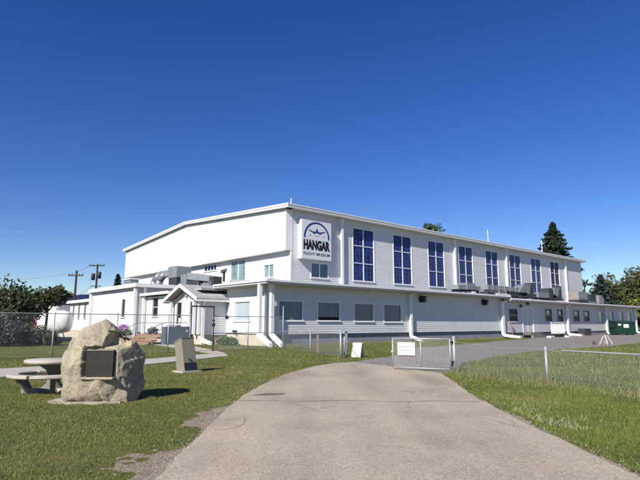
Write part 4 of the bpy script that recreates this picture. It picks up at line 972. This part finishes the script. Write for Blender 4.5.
puff('foliage', M['potleaf'], fs, (0, .6, .28), (.5, 1.4, .4), 700, .09); MB().tube((0, .6, 0), (0, .6, .3), .02).build('stem', M['bark'], fs)
gl2 = thing('ground_lamp', 'small dark funnel lamp fixed low on the white annex wall', 'lamp', W(-.2, 4.4, 1.0), ROT); MB().lathe([(.02, -.14), (.2, .12), (0, .12)], 12).build('shade', M['dark_metal'], gl2); MB().tube((0, 0, -.25), (0, 0, -.1), .03).build('stem', M['dark_metal'], gl2)

# ------------------------------------------------------------------ boulder with plaque
BO = thing('memorial_boulder', 'large tan boulder with a dark bronze plaque set in its face, on the left lawn', 'boulder', (-4.66, 11.35, 0))
BO.scale = (.965, 1, .99)
SIL = [(-90, .80), (-75, .80), (-60, .90), (-44, 1.06), (-30, 1.08), (-15, .97), (0, .93), (10, .93), (25, .87), (45, .83), (57, .80), (67, .83), (80, .91), (90, .95), (100, .89), (110, .87), (122, .93), (132, .88), (141, .85), (153, .83), (165, .86), (180, .84), (195, .84), (208, .86), (219, 1.0), (229, 1.08), (240, .95), (255, .82), (270, .80)]
def sil(a):
    a = (a + 90) % 360 - 90
    for (a0, r0), (a1, r1) in zip(SIL[:-1], SIL[1:]):
        if a0 <= a <= a1:
            t_ = (a - a0) / (a1 - a0); return r0 + (r1 - r0) * t_
    return .9
import bmesh
bm = bmesh.new(); bmesh.ops.create_icosphere(bm, subdivisions=6, radius=1)
planes = [(Vector((.78, -.60, .10)).normalized(), .67), (Vector((.1, -.86, .50)).normalized(), .62), (Vector((-.70, -.66, .30)).normalized(), .74), (Vector((-.05, -.98, -.15)).normalized(), .535), (Vector((.62, -.30, .72)).normalized(), .80),
          (Vector((-.62, -.25, .74)).normalized(), .86), (Vector((.93, -.36, -.08)).normalized(), .74), (Vector((.42, -.88, -.2)).normalized(), .60), (Vector((.5, -.55, .67)).normalized(), .74), (Vector((-.93, -.33, -.1)).normalized(), .82), (Vector((.25, .85, .5)).normalized(), .6)]
for v in bm.verts:
    d = v.co.normalized(); a = math.degrees(math.atan2(d.z, d.x)); r = sil(a)
    p = Vector((d.x * r, math.copysign(abs(d.y) ** .85, d.y) * .60, d.z * r))
    for nrm, dist in planes:
        e = p.dot(nrm) - dist
        if e > 0: p -= nrm * e * .97
    q = p * 2.1
    ridged = sum((1 - abs(noise.noise(q * (2 ** k) + Vector((k * 7, 3, 1))))) * .5 ** k for k in range(5)) - 1.4
    cells = noise.cell(q * 1.6 + Vector((noise.noise(q * 1.2), noise.noise(q * 1.2 + Vector((9, 0, 0))), 0)))
    tilt = 0
    for fq, am in ((2.4, .13), (5.5, .10), (13, .06)):
        dd, pp = noise.voronoi(p * fq + Vector((3, 1, 5)))
        rv = noise.noise_vector(pp[0] * 7.3).normalized(); tilt += am * (p * fq + Vector((3, 1, 5)) - pp[0]).dot(rv) / fq - am * .12 * max(0, .1 - (dd[1] - dd[0])) / .1 / fq
    p += d * (.035 * ridged + .025 * noise.noise(p * 1.6 + Vector((4, 4, 4))) + tilt * (.55 + .6 * (0 if p.x < -.15 else min(1, (p.x + .15) / .3))) + .006 * noise.noise(p * 24))
    # block above the plaque stands proud; the ground to its right steps back
    sm = lambda t: (lambda q: q * q * (3 - 2 * q))(min(1, max(0, t)))
    if p.y < 0:
        edge = .15 + .10 * (p.z - .4) + .05 * noise.noise(p * 5)
        p.y += .34 * sm((p.x - edge) / .06) * (1 - sm((p.x - .46) / .25)) * sm((p.z - .38) / .07) * (1 - sm((p.z - .66) / .10))
    wob = .035 * noise.noise(p * 5 + Vector((2, 7, 1))) + .02 * noise.noise(p * 14)
    if p.y < 0:
        wt = sm((p.x + .235 - wob) / .05) * sm((.50 + wob - p.x) / .05) * sm((p.z + .225) / .05) * sm((.44 + wob - p.z) / .05)
        p.y += wt * (max(p.y, -.385) - p.y)
    v.co = p
for v in bm.verts: v.co.z += .73
me = bpy.data.meshes.new('rock'); bm.to_mesh(me); bm.free()
def rock_mat():
    m, nt, b = new_mat('sandstone_boulder')
    mp = coords(nt)
    n1 = N(nt, 'ShaderNodeTexNoise'); n1.inputs['Scale'].default_value = 1.9; n1.inputs['Detail'].default_value = 8; n1.inputs['Roughness'].default_value = .65
    n2 = N(nt, 'ShaderNodeTexNoise'); n2.inputs['Scale'].default_value = 17; n2.inputs['Detail'].default_value = 9; n2.inputs['Roughness'].default_value = .75
    n3 = N(nt, 'ShaderNodeTexVoronoi'); n3.inputs['Scale'].default_value = 38
    for n in (n1, n2, n3): nt.links.new(mp.outputs[0], n.inputs['Vector'])
    r1 = ramp(nt, [(.3, (.235, .205, .16)), (.45, (.32, .278, .212)), (.6, (.41, .352, .245)), (.75, (.30, .27, .225))]); nt.links.new(n1.outputs['Fac'], r1.inputs[0])
    r2 = ramp(nt, [(.3, (.55, .53, .5)), (.5, (1, 1, 1)), (.72, (1.25, 1.22, 1.15))]); nt.links.new(n2.outputs['Fac'], r2.inputs[0])
    mx = N(nt, 'ShaderNodeMix', data_type='RGBA', blend_type='MULTIPLY'); mx.inputs[0].default_value = 1
    nt.links.new(r1.outputs[0], mx.inputs[6]); nt.links.new(r2.outputs[0], mx.inputs[7]); nt.links.new(mx.outputs[2], b.inputs['Base Color'])
    b.inputs['Roughness'].default_value = .92; b.inputs['Specular IOR Level'].default_value = .2
    ad = N(nt, 'ShaderNodeMath', operation='MULTIPLY_ADD'); ad.inputs[1].default_value = .35; nt.links.new(n3.outputs['Distance'], ad.inputs[0]); nt.links.new(n2.outputs['Fac'], ad.inputs[2])
    bp = N(nt, 'ShaderNodeBump'); bp.inputs['Strength'].default_value = .85; bp.inputs['Distance'].default_value = .022; nt.links.new(ad.outputs[0], bp.inputs['Height']); nt.links.new(bp.outputs[0], b.inputs['Normal'])
    return m
M['rock'] = rock_mat(); me.materials.append(M['rock']); me.polygons.foreach_set('use_smooth', [True] * len(me.polygons))
o = bpy.data.objects.new('rock', me); col.objects.link(o); o.parent = BO
m = MB(); m.box(-.16, .43, -.455, -.37, .545, 1.085); pq = m.build('plaque', M['bronze'], BO, bevel=.012)
m = MB(); m.box(-.15, .42, -.461, -.4555, .555, .57); m.box(-.15, .42, -.461, -.4555, 1.06, 1.075); m.box(-.15, -.135, -.461, -.4555, .571, 1.059); m.box(.405, .42, -.461, -.4555, .571, 1.059); m.build('plaque_rim', M['bronze_hi'], pq)
m = MB()
for k in range(9):
    z = 1.0 - .045 * k; x = -.085 + (.05 if k in (0, 8) else 0)
    while x < .355 - (.05 if k in (0, 8) else 0):
        w_ = random.uniform(.018, .05); m.box(x, min(x + w_, .365), -.460, -.4555, z - .009, z + .009); x += w_ + .014
m.build('lettering', M['bronze_hi'], pq)
m = MB(); m.box(-.22, .47, -.56, -.40, .49, .535); m.build('plaque_ledge', M['rock'], pq, bevel=.015)
m = MB(); pad = ragged([(-1.05, -.25), (-.85, -.42), (-.3, -.60), (.3, -.56), (.6, -.4), (.7, .3), (.2, .5), (-.7, .4), (-.95, .05)], .08, .07, sc=5); m.prism(pad, -.04, .03); m.build('footing', M['concrete'], BO)

# ------------------------------------------------------------------ tan lectern cabinet
CB = thing('lectern_cabinet', 'tan metal lectern cabinet leaning on a concrete slab in the left lawn', 'lectern', (-4.48, 17.6, 0))
e1 = Vector((.35, .36, 0)); e2 = Vector((-.37, .37, 0)); of = Vector((-.17, .04, 0))
lo_ = [Vector((0, 0, .06)), e1 + Vector((0, 0, .06)), e1 + e2 + Vector((0, 0, .06)), e2 + Vector((0, 0, .06))]
md_ = [p + of * .28 + Vector((0, 0, .26)) for p in lo_]
hi_ = [Vector((0, 0, 1.12)) + of, e1 * .96 + Vector((0, 0, 1.13)) + of, e1 * .96 + e2 * .8 + Vector((0, 0, .97)) + of, e2 * .8 + Vector((0, 0, .96)) + of]
m = MB(); m.hexa([p.copy() for p in lo_], hi_); m.build('body', M['cab'], CB, bevel=.012)
nrm = Vector((e1.y, -e1.x, 0)).normalized()
def onface(s, t_):      # point on the big face
    a = lo_[0].lerp(lo_[1], s); b = hi_[0].lerp(hi_[1], s); return a.lerp(b, t_)
fcn = (lo_[1] - lo_[0]).cross(hi_[0] - lo_[0]).normalized()
m = MB(); q = [onface(.02, .02), onface(.98, .02), onface(.98, .25), onface(.02, .25)]; m.hexa([p - fcn * .01 for p in q], [p + fcn * .008 for p in q]); m.build('vent_panel', M['cab_dark'], CB)
m = MB(); c = onface(.5, .33); m.tube(c, c + fcn * .03, .035); c = onface(.42, .36); m.tube(c, c + fcn * .02, .02); m.build('latch', M['dark_metal'], CB)
m = MB(); m.hexa([p + (hi_[i] - hi_[(i + 2) % 4]) * .03 + Vector((0, 0, .002)) for i, p in enumerate(hi_)], [p + (hi_[i] - hi_[(i + 2) % 4]) * .03 + Vector((0, 0, .03)) for i, p in enumerate(hi_)]); m.build('top_panel', M['cab'], CB)
m = MB(); b0 = -e1 * .18 - e2 * .1; m.hexa([b0 + e1 * x + e2 * y + Vector((0, 0, -.05)) - e2 * .12 for x, y in ((-.1, 0), (1.35, 0), (1.35, 1.3), (-.1, 1.3))], [b0 + e1 * x + e2 * y + Vector((0, 0, .055)) - e2 * .12 for x, y in ((-.1, 0), (1.35, 0), (1.35, 1.3), (-.1, 1.3))]); m.build('slab', M['concrete'], CB)

# ------------------------------------------------------------------ round concrete picnic table
TB = thing('picnic_table', 'round concrete picnic table with a ring of benches behind the boulder', 'picnic table', (-6.42, 12.85, 0))
TB.scale = (.95, .95, 1)
MB().lathe([(0, .67), (.60, .67), (.69, .685), (.70, .745), (.68, .76), (0, .76)], 56).build('tabletop', M['concrete'], TB, True)
MB().lathe([(.34, 0), (.34, .06), (.16, .2), (.14, .4), (.2, .52), (.42, .66), (.42, .67)], 28).build('pedestal', M['concrete_dk'], TB, True)  # shade below the tabletop put into the darker concrete
for k in range(3):
    a0, a1 = R(-93 + 120 * k), R(23 + 120 * k); n = 22; m = MB(); vs = []; fs = []
    prof = [(.80, .37), (1.02, .37), (1.045, .39), (1.045, .435), (1.02, .45), (.80, .45), (.78, .43), (.78, .39)]
    for i in range(n + 1):
        a = a0 + (a1 - a0) * i / n
        vs += [(r * math.cos(a), r * math.sin(a), z) for r, z in prof]
    for i in range(n):
        for j in range(8): fs.append((i * 8 + j, (i + 1) * 8 + j, (i + 1) * 8 + (j + 1) % 8, i * 8 + (j + 1) % 8))
    fs += [tuple(range(7, -1, -1)), tuple(n * 8 + j for j in range(8))]
    m.add(vs, fs); be = m.build('bench', M['concrete'], TB)
    for f_ in (.25, .78):
        m = MB(); a = a0 + (a1 - a0) * f_; c = Vector((math.cos(a), math.sin(a), 0)); t_ = Vector((-c.y, c.x, 0))
        z_ = Vector((0, 0, .368)); m.hexa([c * .52 - t_ * .06, c * .64 - t_ * .06, c * .64 + t_ * .06, c * .52 + t_ * .06], [c * .80 - t_ * .06 + z_, c * .95 - t_ * .06 + z_, c * .95 + t_ * .06 + z_, c * .80 + t_ * .06 + z_])
        m.build('leg', M['concrete_dk'], be)  # legs darkened too, as shade beneath the benches
m = MB()
for k in range(3):
    a = R(-35 + 120 * k); c = Vector((math.cos(a), math.sin(a), 0)); t_ = Vector((-c.y, c.x, 0))
    m.hexa([c * .2 - t_ * .06, c * .7 - t_ * .06, c * .7 + t_ * .06, c * .2 + t_ * .06], [c * .2 - t_ * .06 + Vector((0, 0, .1)), c * .7 - t_ * .06 + Vector((0, 0, .1)), c * .7 + t_ * .06 + Vector((0, 0, .1)), c * .2 + t_ * .06 + Vector((0, 0, .1))])
m.build('spoke', M['concrete'], TB)

# ------------------------------------------------------------------ aircraft beyond the left fence
AC = thing('parked_aircraft', 'white round nosed helicopter with faded red patches parked behind the bushes', 'aircraft', (-28.5, 55, 0), R(6))
m = MB(); rings = [(-2.5, 1.35, .10, .10), (-2.35, 1.4, .42, .45), (-1.9, 1.5, .75, .78), (-1.2, 1.72, 1.0, 1.05), (-.2, 1.95, 1.15, 1.25), (.8, 2.05, 1.18, 1.32), (1.7, 2.05, 1.12, 1.3), (2.3, 2.05, .95, 1.15), (2.5, 2.1, .7, .8), (2.55, 2.1, .05, .05)]
vs = []; n = 28
for x, z, ry, rzz in rings:
    for i in range(n):
        t_ = 2 * math.pi * i / n; vs.append((x, ry * math.copysign(abs(math.cos(t_)) ** .8, math.cos(t_)), z + rzz * math.copysign(abs(math.sin(t_)) ** .85, math.sin(t_))))
m.add(vs, [(i * n + j, i * n + (j + 1) % n, (i + 1) * n + (j + 1) % n, (i + 1) * n + j) for i in range(len(rings) - 1) for j in range(n)]); m.build('fuselage', M['ac_white'], AC, True)
def shell(name, mat, x0, x1, t0, t1, off=.02):
    m = MB(); vs = []; K = 8
    xs = np.linspace(x0, x1, K); ts = np.linspace(R(t0), R(t1), K)
    X = [r[0] for r in rings]
    for x in xs:
        z, ry, rz_ = (np.interp(x, X, [r[k] for r in rings]) for k in (1, 2, 3))
        for t_ in ts: vs.append((x, (ry + off) * math.copysign(abs(math.cos(t_)) ** .8, math.cos(t_)), z + (rz_ + off) * math.copysign(abs(math.sin(t_)) ** .85, math.sin(t_))))
    m.add(vs, [(i * K + j, i * K + j + 1, (i + 1) * K + j + 1, (i + 1) * K + j) for i in range(K - 1) for j in range(K - 1)]); return m.build(name, mat, AC, True)
shell('nose_window', M['dark_glass'], -2.05, -1.0, 205, 245); shell('red_patch', M['ac_red'], -2.45, -.9, 130, 200); shell('pink_stripe', M['ac_pink'], -2.3, -1.3, 250, 285); shell('door', M['ac_white'], .6, 1.6, 190, 262, .03)
m = MB(); m.box(-.5, .9, -.45, .45, 3.1, 3.7); m.build('engine_cowling', M['ac_white'], AC, bevel=.1)
m = MB(); m.tube((.45, 0, 3.6), (.35, 0, 5.0), .1, .07); m.build('rotor_mast', M['ac_white'], AC); m = MB(); m.box(-.7, 1.0, -.11, .11, 3.72, 3.78); m.build('rotor_blade', M['ac_white'], AC)
for y in (-.9, .9):
    m = MB(); m.tube((-1.9, y, .15), (2.4, y, .15), .11); m.tube((-1.2, y, .15), (-1.0, y * .6, .9), .06); m.tube((1.6, y, .15), (1.4, y * .6, .9), .06); m.build('skid', M['unit_grey'], AC)
AC.scale = (.9, .9, .9)
sl_ = thing('concrete_kerb', 'pale concrete kerb block lying in front of the parked aircraft', 'kerb', (-26.0, 51.2, 0), R(4)); MB().box(-2.0, 2.0, -.3, .3, 0, .35).build('block', M['concrete'], sl_, bevel=.04); MB().box(-2.1, 2.1, -.4, .4, -.05, .06).build('footing', M['concrete_dk'], sl_)

# ------------------------------------------------------------------ trees
def tree(name, label, cat, x, y, crowns, nclump, nleaf, ls, mat, trunk_r=.2, group=None, limbs=14, base=None):
    o = thing(name, label, cat, (x, y, 0), 0, group)
    zb = min(c[2] - c[5] for c in crowns); P = []; tips = []
    vol = np.array([c[3] * c[4] * c[5] for c in crowns]); pr = vol / vol.sum()
    for i in range(nclump):
        c = crowns[rng.choice(len(crowns), p=pr)]
        d = rng.normal(0, 1, 3); d /= np.linalg.norm(d); rr = (.45 + .6 * rng.random())
        ctr = np.array(c[:3]) + d * np.array(c[3:]) * rr
        if ctr[2] < .15: ctr[2] = .15 + .3 * rng.random()
        tips.append(ctr); s_ = np.array(c[3:]).mean() * (.14 + .2 * rng.random())
        q = rng.normal(0, 1, (nleaf, 3)); q /= np.maximum(1, np.linalg.norm(q, axis=1) / 1.6)[:, None]
        P.append(ctr + q * s_ * np.array([1, 1, .7]))
    P = np.concatenate(P); P = P[P[:, 2] > .05]
    fast_mesh('crown', leafquads(P, ls), 4, mat, o)
    m = MB(); top = max(c[2] for c in crowns)
    m.tube((0, 0, -.1), (.1, .05, zb + .2 * (top - zb)), trunk_r, trunk_r * .75, 9); m.tube((.1, .05, zb + .2 * (top - zb)), (0, 0, top), trunk_r * .75, trunk_r * .2, 9)
    for i in range(min(limbs, len(tips))):
        t_ = tips[i]; st_ = Vector((0, 0, max(.2, zb + (t_[2] - zb) * random.uniform(.1, .5)))); mid = (st_ + Vector(t_)) / 2 + Vector((0, 0, .1 * (top - zb)))
        m.tube(st_, mid, trunk_r * .38, trunk_r * .22, 6); m.tube(mid, t_, trunk_r * .22, trunk_r * .05, 6)
    m.build('trunk', M['bark'], o, True); return o
def spruce(name, label, x, y, H, Rb, nb, mat, zs=.06, per=30, sz=.3):
    o = thing(name, label, 'tree', (x, y, 0)); P = []; m = MB()
    m.tube((0, 0, 0), (0, 0, H * .97), H * .016 + .05, .02, 9)
    for i in range(nb):
        f_ = (i + rng.random()) / nb; z = H * (zs + (1 - zs) * f_ ** .92); rad = Rb * (1 - f_) ** .8 * (.55 + .62 * rng.random()) + .12
        a = i * 2.39996 + rng.random() * .7; c = np.array([math.cos(a), math.sin(a), 0]); k = per
        t_ = rng.random(k) ** .7
        droop = -.22 * rad * t_ ** 1.5 + .10 * rad * t_ ** 4
        sp_ = rng.normal(0, .13 * rad + .04, (k, 3)) * (.3 + .8 * np.sin(np.pi * t_))[:, None]; sp_[:, 2] *= .35
        P.append(np.array([0, 0, z]) + c * (t_ * rad)[:, None] + np.stack([0 * droop, 0 * droop, droop], 1) + sp_)
        if i % 3 == 0: m.tube((0, 0, z), c * rad * .9 + np.array([0, 0, z - .15 * rad]), .05, .015, 5)
    fast_mesh('crown', leafquads(np.concatenate(P), sz), 4, mat, o); m.build('trunk', M['bark'], o, True); return o
M['leaf_dark'] = leafmat('dark_bush_leaves', [(.026, .042, .019), (.045, .066, .026), (.07, .092, .036), (.095, .105, .052)], .5)
M['leaf_pale'] = leafmat('lilac_leaves', [(.015, .026, .017), (.03, .042, .03), (.05, .065, .045), (.20, .21, .185)], .5)
M['leaf_mix'] = leafmat('olive_leaves', [(.02, .033, .012), (.04, .06, .018), (.075, .08, .028), (.12, .10, .05)], .5)
M['leaf_autumn'] = leafmat('turning_leaves', [(.036, .058, .022), (.06, .085, .032), (.095, .10, .04), (.14, .105, .05)], .6)
M['leaf_yg'] = leafmat('yellow_green_leaves', [(.06, .085, .015), (.13, .15, .025), (.2, .19, .04)], .6)
M['needle'] = leafmat('spruce_needles', [(.012, .02, .014), (.02, .033, .02), (.035, .05, .03)], .6)
M['needle_blue'] = leafmat('blue_spruce_needles', [(.018, .03, .028), (.03, .046, .042), (.05, .068, .062)], .6)

tree('leafy_tree', 'dark leafy tree at the left edge, taller than the others behind the fence', 'tree', -27.2, 46.0, [(0, 0, 3.1, 2.5, 2.3, 2.1), (-1.8, 0, 2.8, 2.0, 2.0, 2.2), (.5, .2, 2.2, 1.3, 1.4, 1.5)], 120, 65, .16, M['leaf_dark'], .2, 'trees behind the left fence')
tree('leafy_tree', 'olive green tree with reddish edge, its crown above the aircraft', 'tree', -26.2, 50.0, [(0, 0, 4.1, 1.9, 1.6, .85), (1.1, 0, 4.35, .9, .9, .6), (-1.6, 0, 3.4, 1.3, 1.4, 1.2)], 80, 60, .13, M['leaf_mix'], .14, 'trees behind the left fence')
tree('leafy_tree', 'second dark tree farther left, cut by the photo edge', 'tree', -34.5, 52.0, [(0, 0, 3.2, 3.2, 2.6, 2.6), (-2.6, 0, 2.8, 2.4, 2.0, 2.4)], 90, 60, .17, M['leaf_dark'], .2, 'trees behind the left fence')
tree('bush', 'big pale speckled bush at the left edge, low behind the fence', 'bush', -22.9, 38.6, [(0, 0, .9, 1.5, 1.4, 1.0), (-1.8, 0, 1.4, 1.8, 1.5, 1.4)], 120, 60, .11, M['leaf_pale'], .06, 'bushes behind the left fence', 20)
tree('bush', 'dark rounded bush below the aircraft nose', 'bush', -20.8, 39.6, [(0, 0, .55, 1.05, 1.0, .75), (-.9, .3, .8, .9, 1.0, .8)], 70, 60, .09, M['leaf_dark'], .05, 'bushes behind the left fence', 16)
tree('bush', 'mid green bush between the pale bush and the tall dark tree', 'bush', -26.6, 43.0, [(0, 0, 1.4, 2.2, 1.5, 1.4), (1.2, 0, .9, 1.2, 1.2, .9)], 80, 60, .12, M['leaf_dark'], .06, 'bushes behind the left fence', 16)
spruce('spruce_tree', 'tall dark spruce rising behind the right end of the hangar roof', 50.3, 110, 23.2, 8.6, 240, M['needle'], .05, 90, .30)
spruce('spruce_tree', 'small dark spruce beyond the left wing, right of the utility poles', -43.0, 110, 12.0, 2.5, 110, M['needle'], .06, 34, .26)
spruce('spruce_tree', 'blue green spruce among the trees past the annex end', 63.4, 117, 12.4, 4.0, 150, M['needle_blue'], .05, 40, .34)
tree('leafy_tree', 'round dark treetop peeking over the middle of the hangar roof', 'tree', 21.6, 98.0, [(0, 0, 19.0, 1.9, 1.8, 2.1), (0, 0, 13, 2.6, 2.5, 4)], 110, 60, .2, M['leaf_dark'], .3)
tree('leafy_tree', 'brownish autumn tree tallest at the right edge', 'tree', 72.5, 116, [(0, 0, 9.5, 4.6, 4.0, 4.6), (3.6, 0, 11.5, 3.6, 3.4, 3.8), (-2.6, 0, 6.5, 3.2, 3.0, 3.2)], 190, 70, .27, M['leaf_autumn'], .35, 'trees past the annex end')
tree('leafy_tree', 'bare looking brown tree between the blue spruce and the tall autumn tree', 'tree', 67.2, 122, [(0, 0, 10.0, 2.6, 2.4, 3.2), (1.0, 0, 6.5, 3.4, 3.0, 4.0)], 120, 60, .25, M['leaf_autumn'], .28, 'trees past the annex end')
tree('leafy_tree', 'yellow green tree lowest at the right edge, in front of the autumn tree', 'tree', 67.0, 106, [(0, 0, 5.2, 3.0, 2.6, 3.4), (3, 0, 6.5, 2.8, 2.6, 4)], 90, 55, .28, M['leaf_yg'], .25, 'trees past the annex end')
tree('leafy_tree', 'dark green tree behind the yellow green tree', 'tree', 74.5, 124, [(0, 0, 7.0, 4.4, 3.6, 5.6), (-5, 0, 4.0, 3, 3, 3.6)], 100, 55, .34, M['leaf_mix'], .3, 'trees past the annex end')
tree('leafy_tree', 'low dark hedge tree at the foot of the autumn trees', 'tree', 62.0, 122, [(0, 0, 2.5, 5.5, 2.5, 2.6), (7, 0, 2.4, 5.5, 2.5, 2.5)], 90, 55, .32, M['leaf_dark'], .2, 'trees past the annex end')

# ------------------------------------------------------------------ utility poles, wires, far building
def upole(label, x, y, H, arm, low=0, trans=False):
    o = thing('utility_pole', label, 'utility pole', (x, y, 0), 0, 'utility poles beyond the left wing')
    MB().tube((0, 0, -.2), (0, 0, H), .24, .17, 10).build('pole', M['pole_wood'], o)
    MB().box(-arm, arm, -.32, -.19, H - 1.0 + low, H - .78 + low).build('crossarm', M['pole_wood'], o)
    m = MB()
    for k in (-.95, -.5, .5, .95): m.tube((arm * k, -.25, H - .78 + low), (arm * k, -.25, H - .5 + low), .07, .05, 8)
    m.build('insulator', M['unit_dark'], o)
    if trans:
        for s in (-1, 1): MB().lathe([(0, 0), (.34, .02), (.36, 1.2), (.25, 1.3), (0, 1.32)], 16, (s * .58, -.3, H - 3.0 + .15 * s)).build('transformer', M['unit_dark'], o, True)
        MB().box(-1.0, 1.0, -.3, -.18, H - 4.4, H - 4.25).build('crossarm', M['pole_wood'], o)
    return o
upole('utility pole with two transformer cans, tallest beyond the left wing', -43.2, 100, 13.1, 1.45, .55, True)
upole('bare utility pole with one crossarm, left of the transformer pole', -43.4, 92, 11.0, 1.3)
upole('far short utility pole rising over the olive tree', -55.0, 110, 10.0, 1.0)
def wire(label, p, q, sag, r=.02):
    m = MB(); p, q = Vector(p), Vector(q); pts = [p.lerp(q, t_) - Vector((0, 0, sag * 4 * t_ * (1 - t_))) for t_ in np.linspace(0, 1, 14)]; m.path(pts, r, 4); tag(m.build('overhead_wire', M['unit_dark']), label, 'wire', 'overhead wires')
wire('highest overhead wire between the two left poles', (-44.5, 99.7, 12.85), (-44.6, 91.7, 10.4), .3)
wire('overhead wire running left from the bare pole', (-44.5, 91.7, 10.4), (-80, 96, 9.0), .8)
wire('lower overhead wire running left from the bare pole', (-43.4, 91.7, 7.4), (-80, 96, 6.4), .8)
wire('overhead wire sagging from the transformer pole to the bare pole', (-43.9, 99.7, 8.8), (-43.4, 91.8, 7.0), .5)
wire('overhead wire dropping from the transformer pole to the left wing', (-42.3, 99.7, 9.0), (-31.0, 78, 5.0), .5)
HB = thing('far_building', 'low building with a dark blue hipped roof behind the bare utility pole', 'building', (-45.0, 95, 0), R(4))
MB().box(-6, 12, 0, 9, 0, 5.4).build('wall', M['bluehouse_wall'], HB)
m = MB(); m.add([(-6.5, -.5, 5.4), (12.5, -.5, 5.4), (12.5, 9.5, 5.4), (-6.5, 9.5, 5.4), (-.5, 4.5, 7.2), (3, 4.5, 7.2)], [(0, 1, 5, 4), (1, 2, 5), (2, 3, 4, 5), (3, 0, 4), (3, 2, 1, 0)]); m.build('roof', M['bluehouse_roof'], HB)
for k in range(4): MB().box(-4.5 + 4 * k, -3 + 4 * k, -.04, .03, 2, 3.6).build('window', M['dark_glass'], HB)

# ------------------------------------------------------------------ sky, sun, camera
EL = 35.4; az = R(58.8)
Ld = Vector((math.cos(az) * math.cos(R(EL)), math.sin(az) * math.cos(R(EL)), -math.sin(R(EL))))
sun = bpy.data.lights.new('sun', 'SUN'); sun.energy = 5.0; sun.angle = R(.53); sun.color = (1, .95, .87)
so_ = bpy.data.objects.new('sun', sun); col.objects.link(so_); so_.rotation_euler = Ld.to_track_quat('-Z', 'Y').to_euler(); so_.location = (-40, -40, 60)
wd_ = bpy.data.worlds.new('World'); scene.world = wd_; wd_.use_nodes = True; nt = wd_.node_tree
bg = nt.nodes['Background']; sk = nt.nodes.new('ShaderNodeTexSky'); sk.sky_type = 'NISHITA'; sk.sun_disc = False
sk.sun_elevation = R(EL); sk.sun_rotation = math.atan2(-Ld.x, -Ld.y) % (2 * math.pi)
sk.altitude = 1000; sk.air_density = 1.0; sk.dust_density = .15; sk.ozone_density = 3.0
hs = nt.nodes.new('ShaderNodeHueSaturation'); hs.inputs['Saturation'].default_value = 1.31; hs.inputs['Hue'].default_value = .5205
nt.links.new(sk.outputs[0], hs.inputs['Color']); nt.links.new(hs.outputs[0], bg.inputs[0]); bg.inputs[1].default_value = .084
cam = bpy.data.cameras.new('camera'); co_ = bpy.data.objects.new('camera', cam); col.objects.link(co_)
cam.sensor_width = 36; cam.lens = 517.5 / 640 * 36; cam.clip_end = 6000; cam.clip_start = .05
co_.location = (0, 0, 1.6); co_.rotation_euler = (R(90 + 9.2198), 0, 0); scene.camera = co_
scene.view_settings.view_transform = 'Standard'; scene.view_settings.look = 'None'; scene.view_settings.exposure = .52; scene.view_settings.gamma = 1
scene.cycles.max_bounces = 6
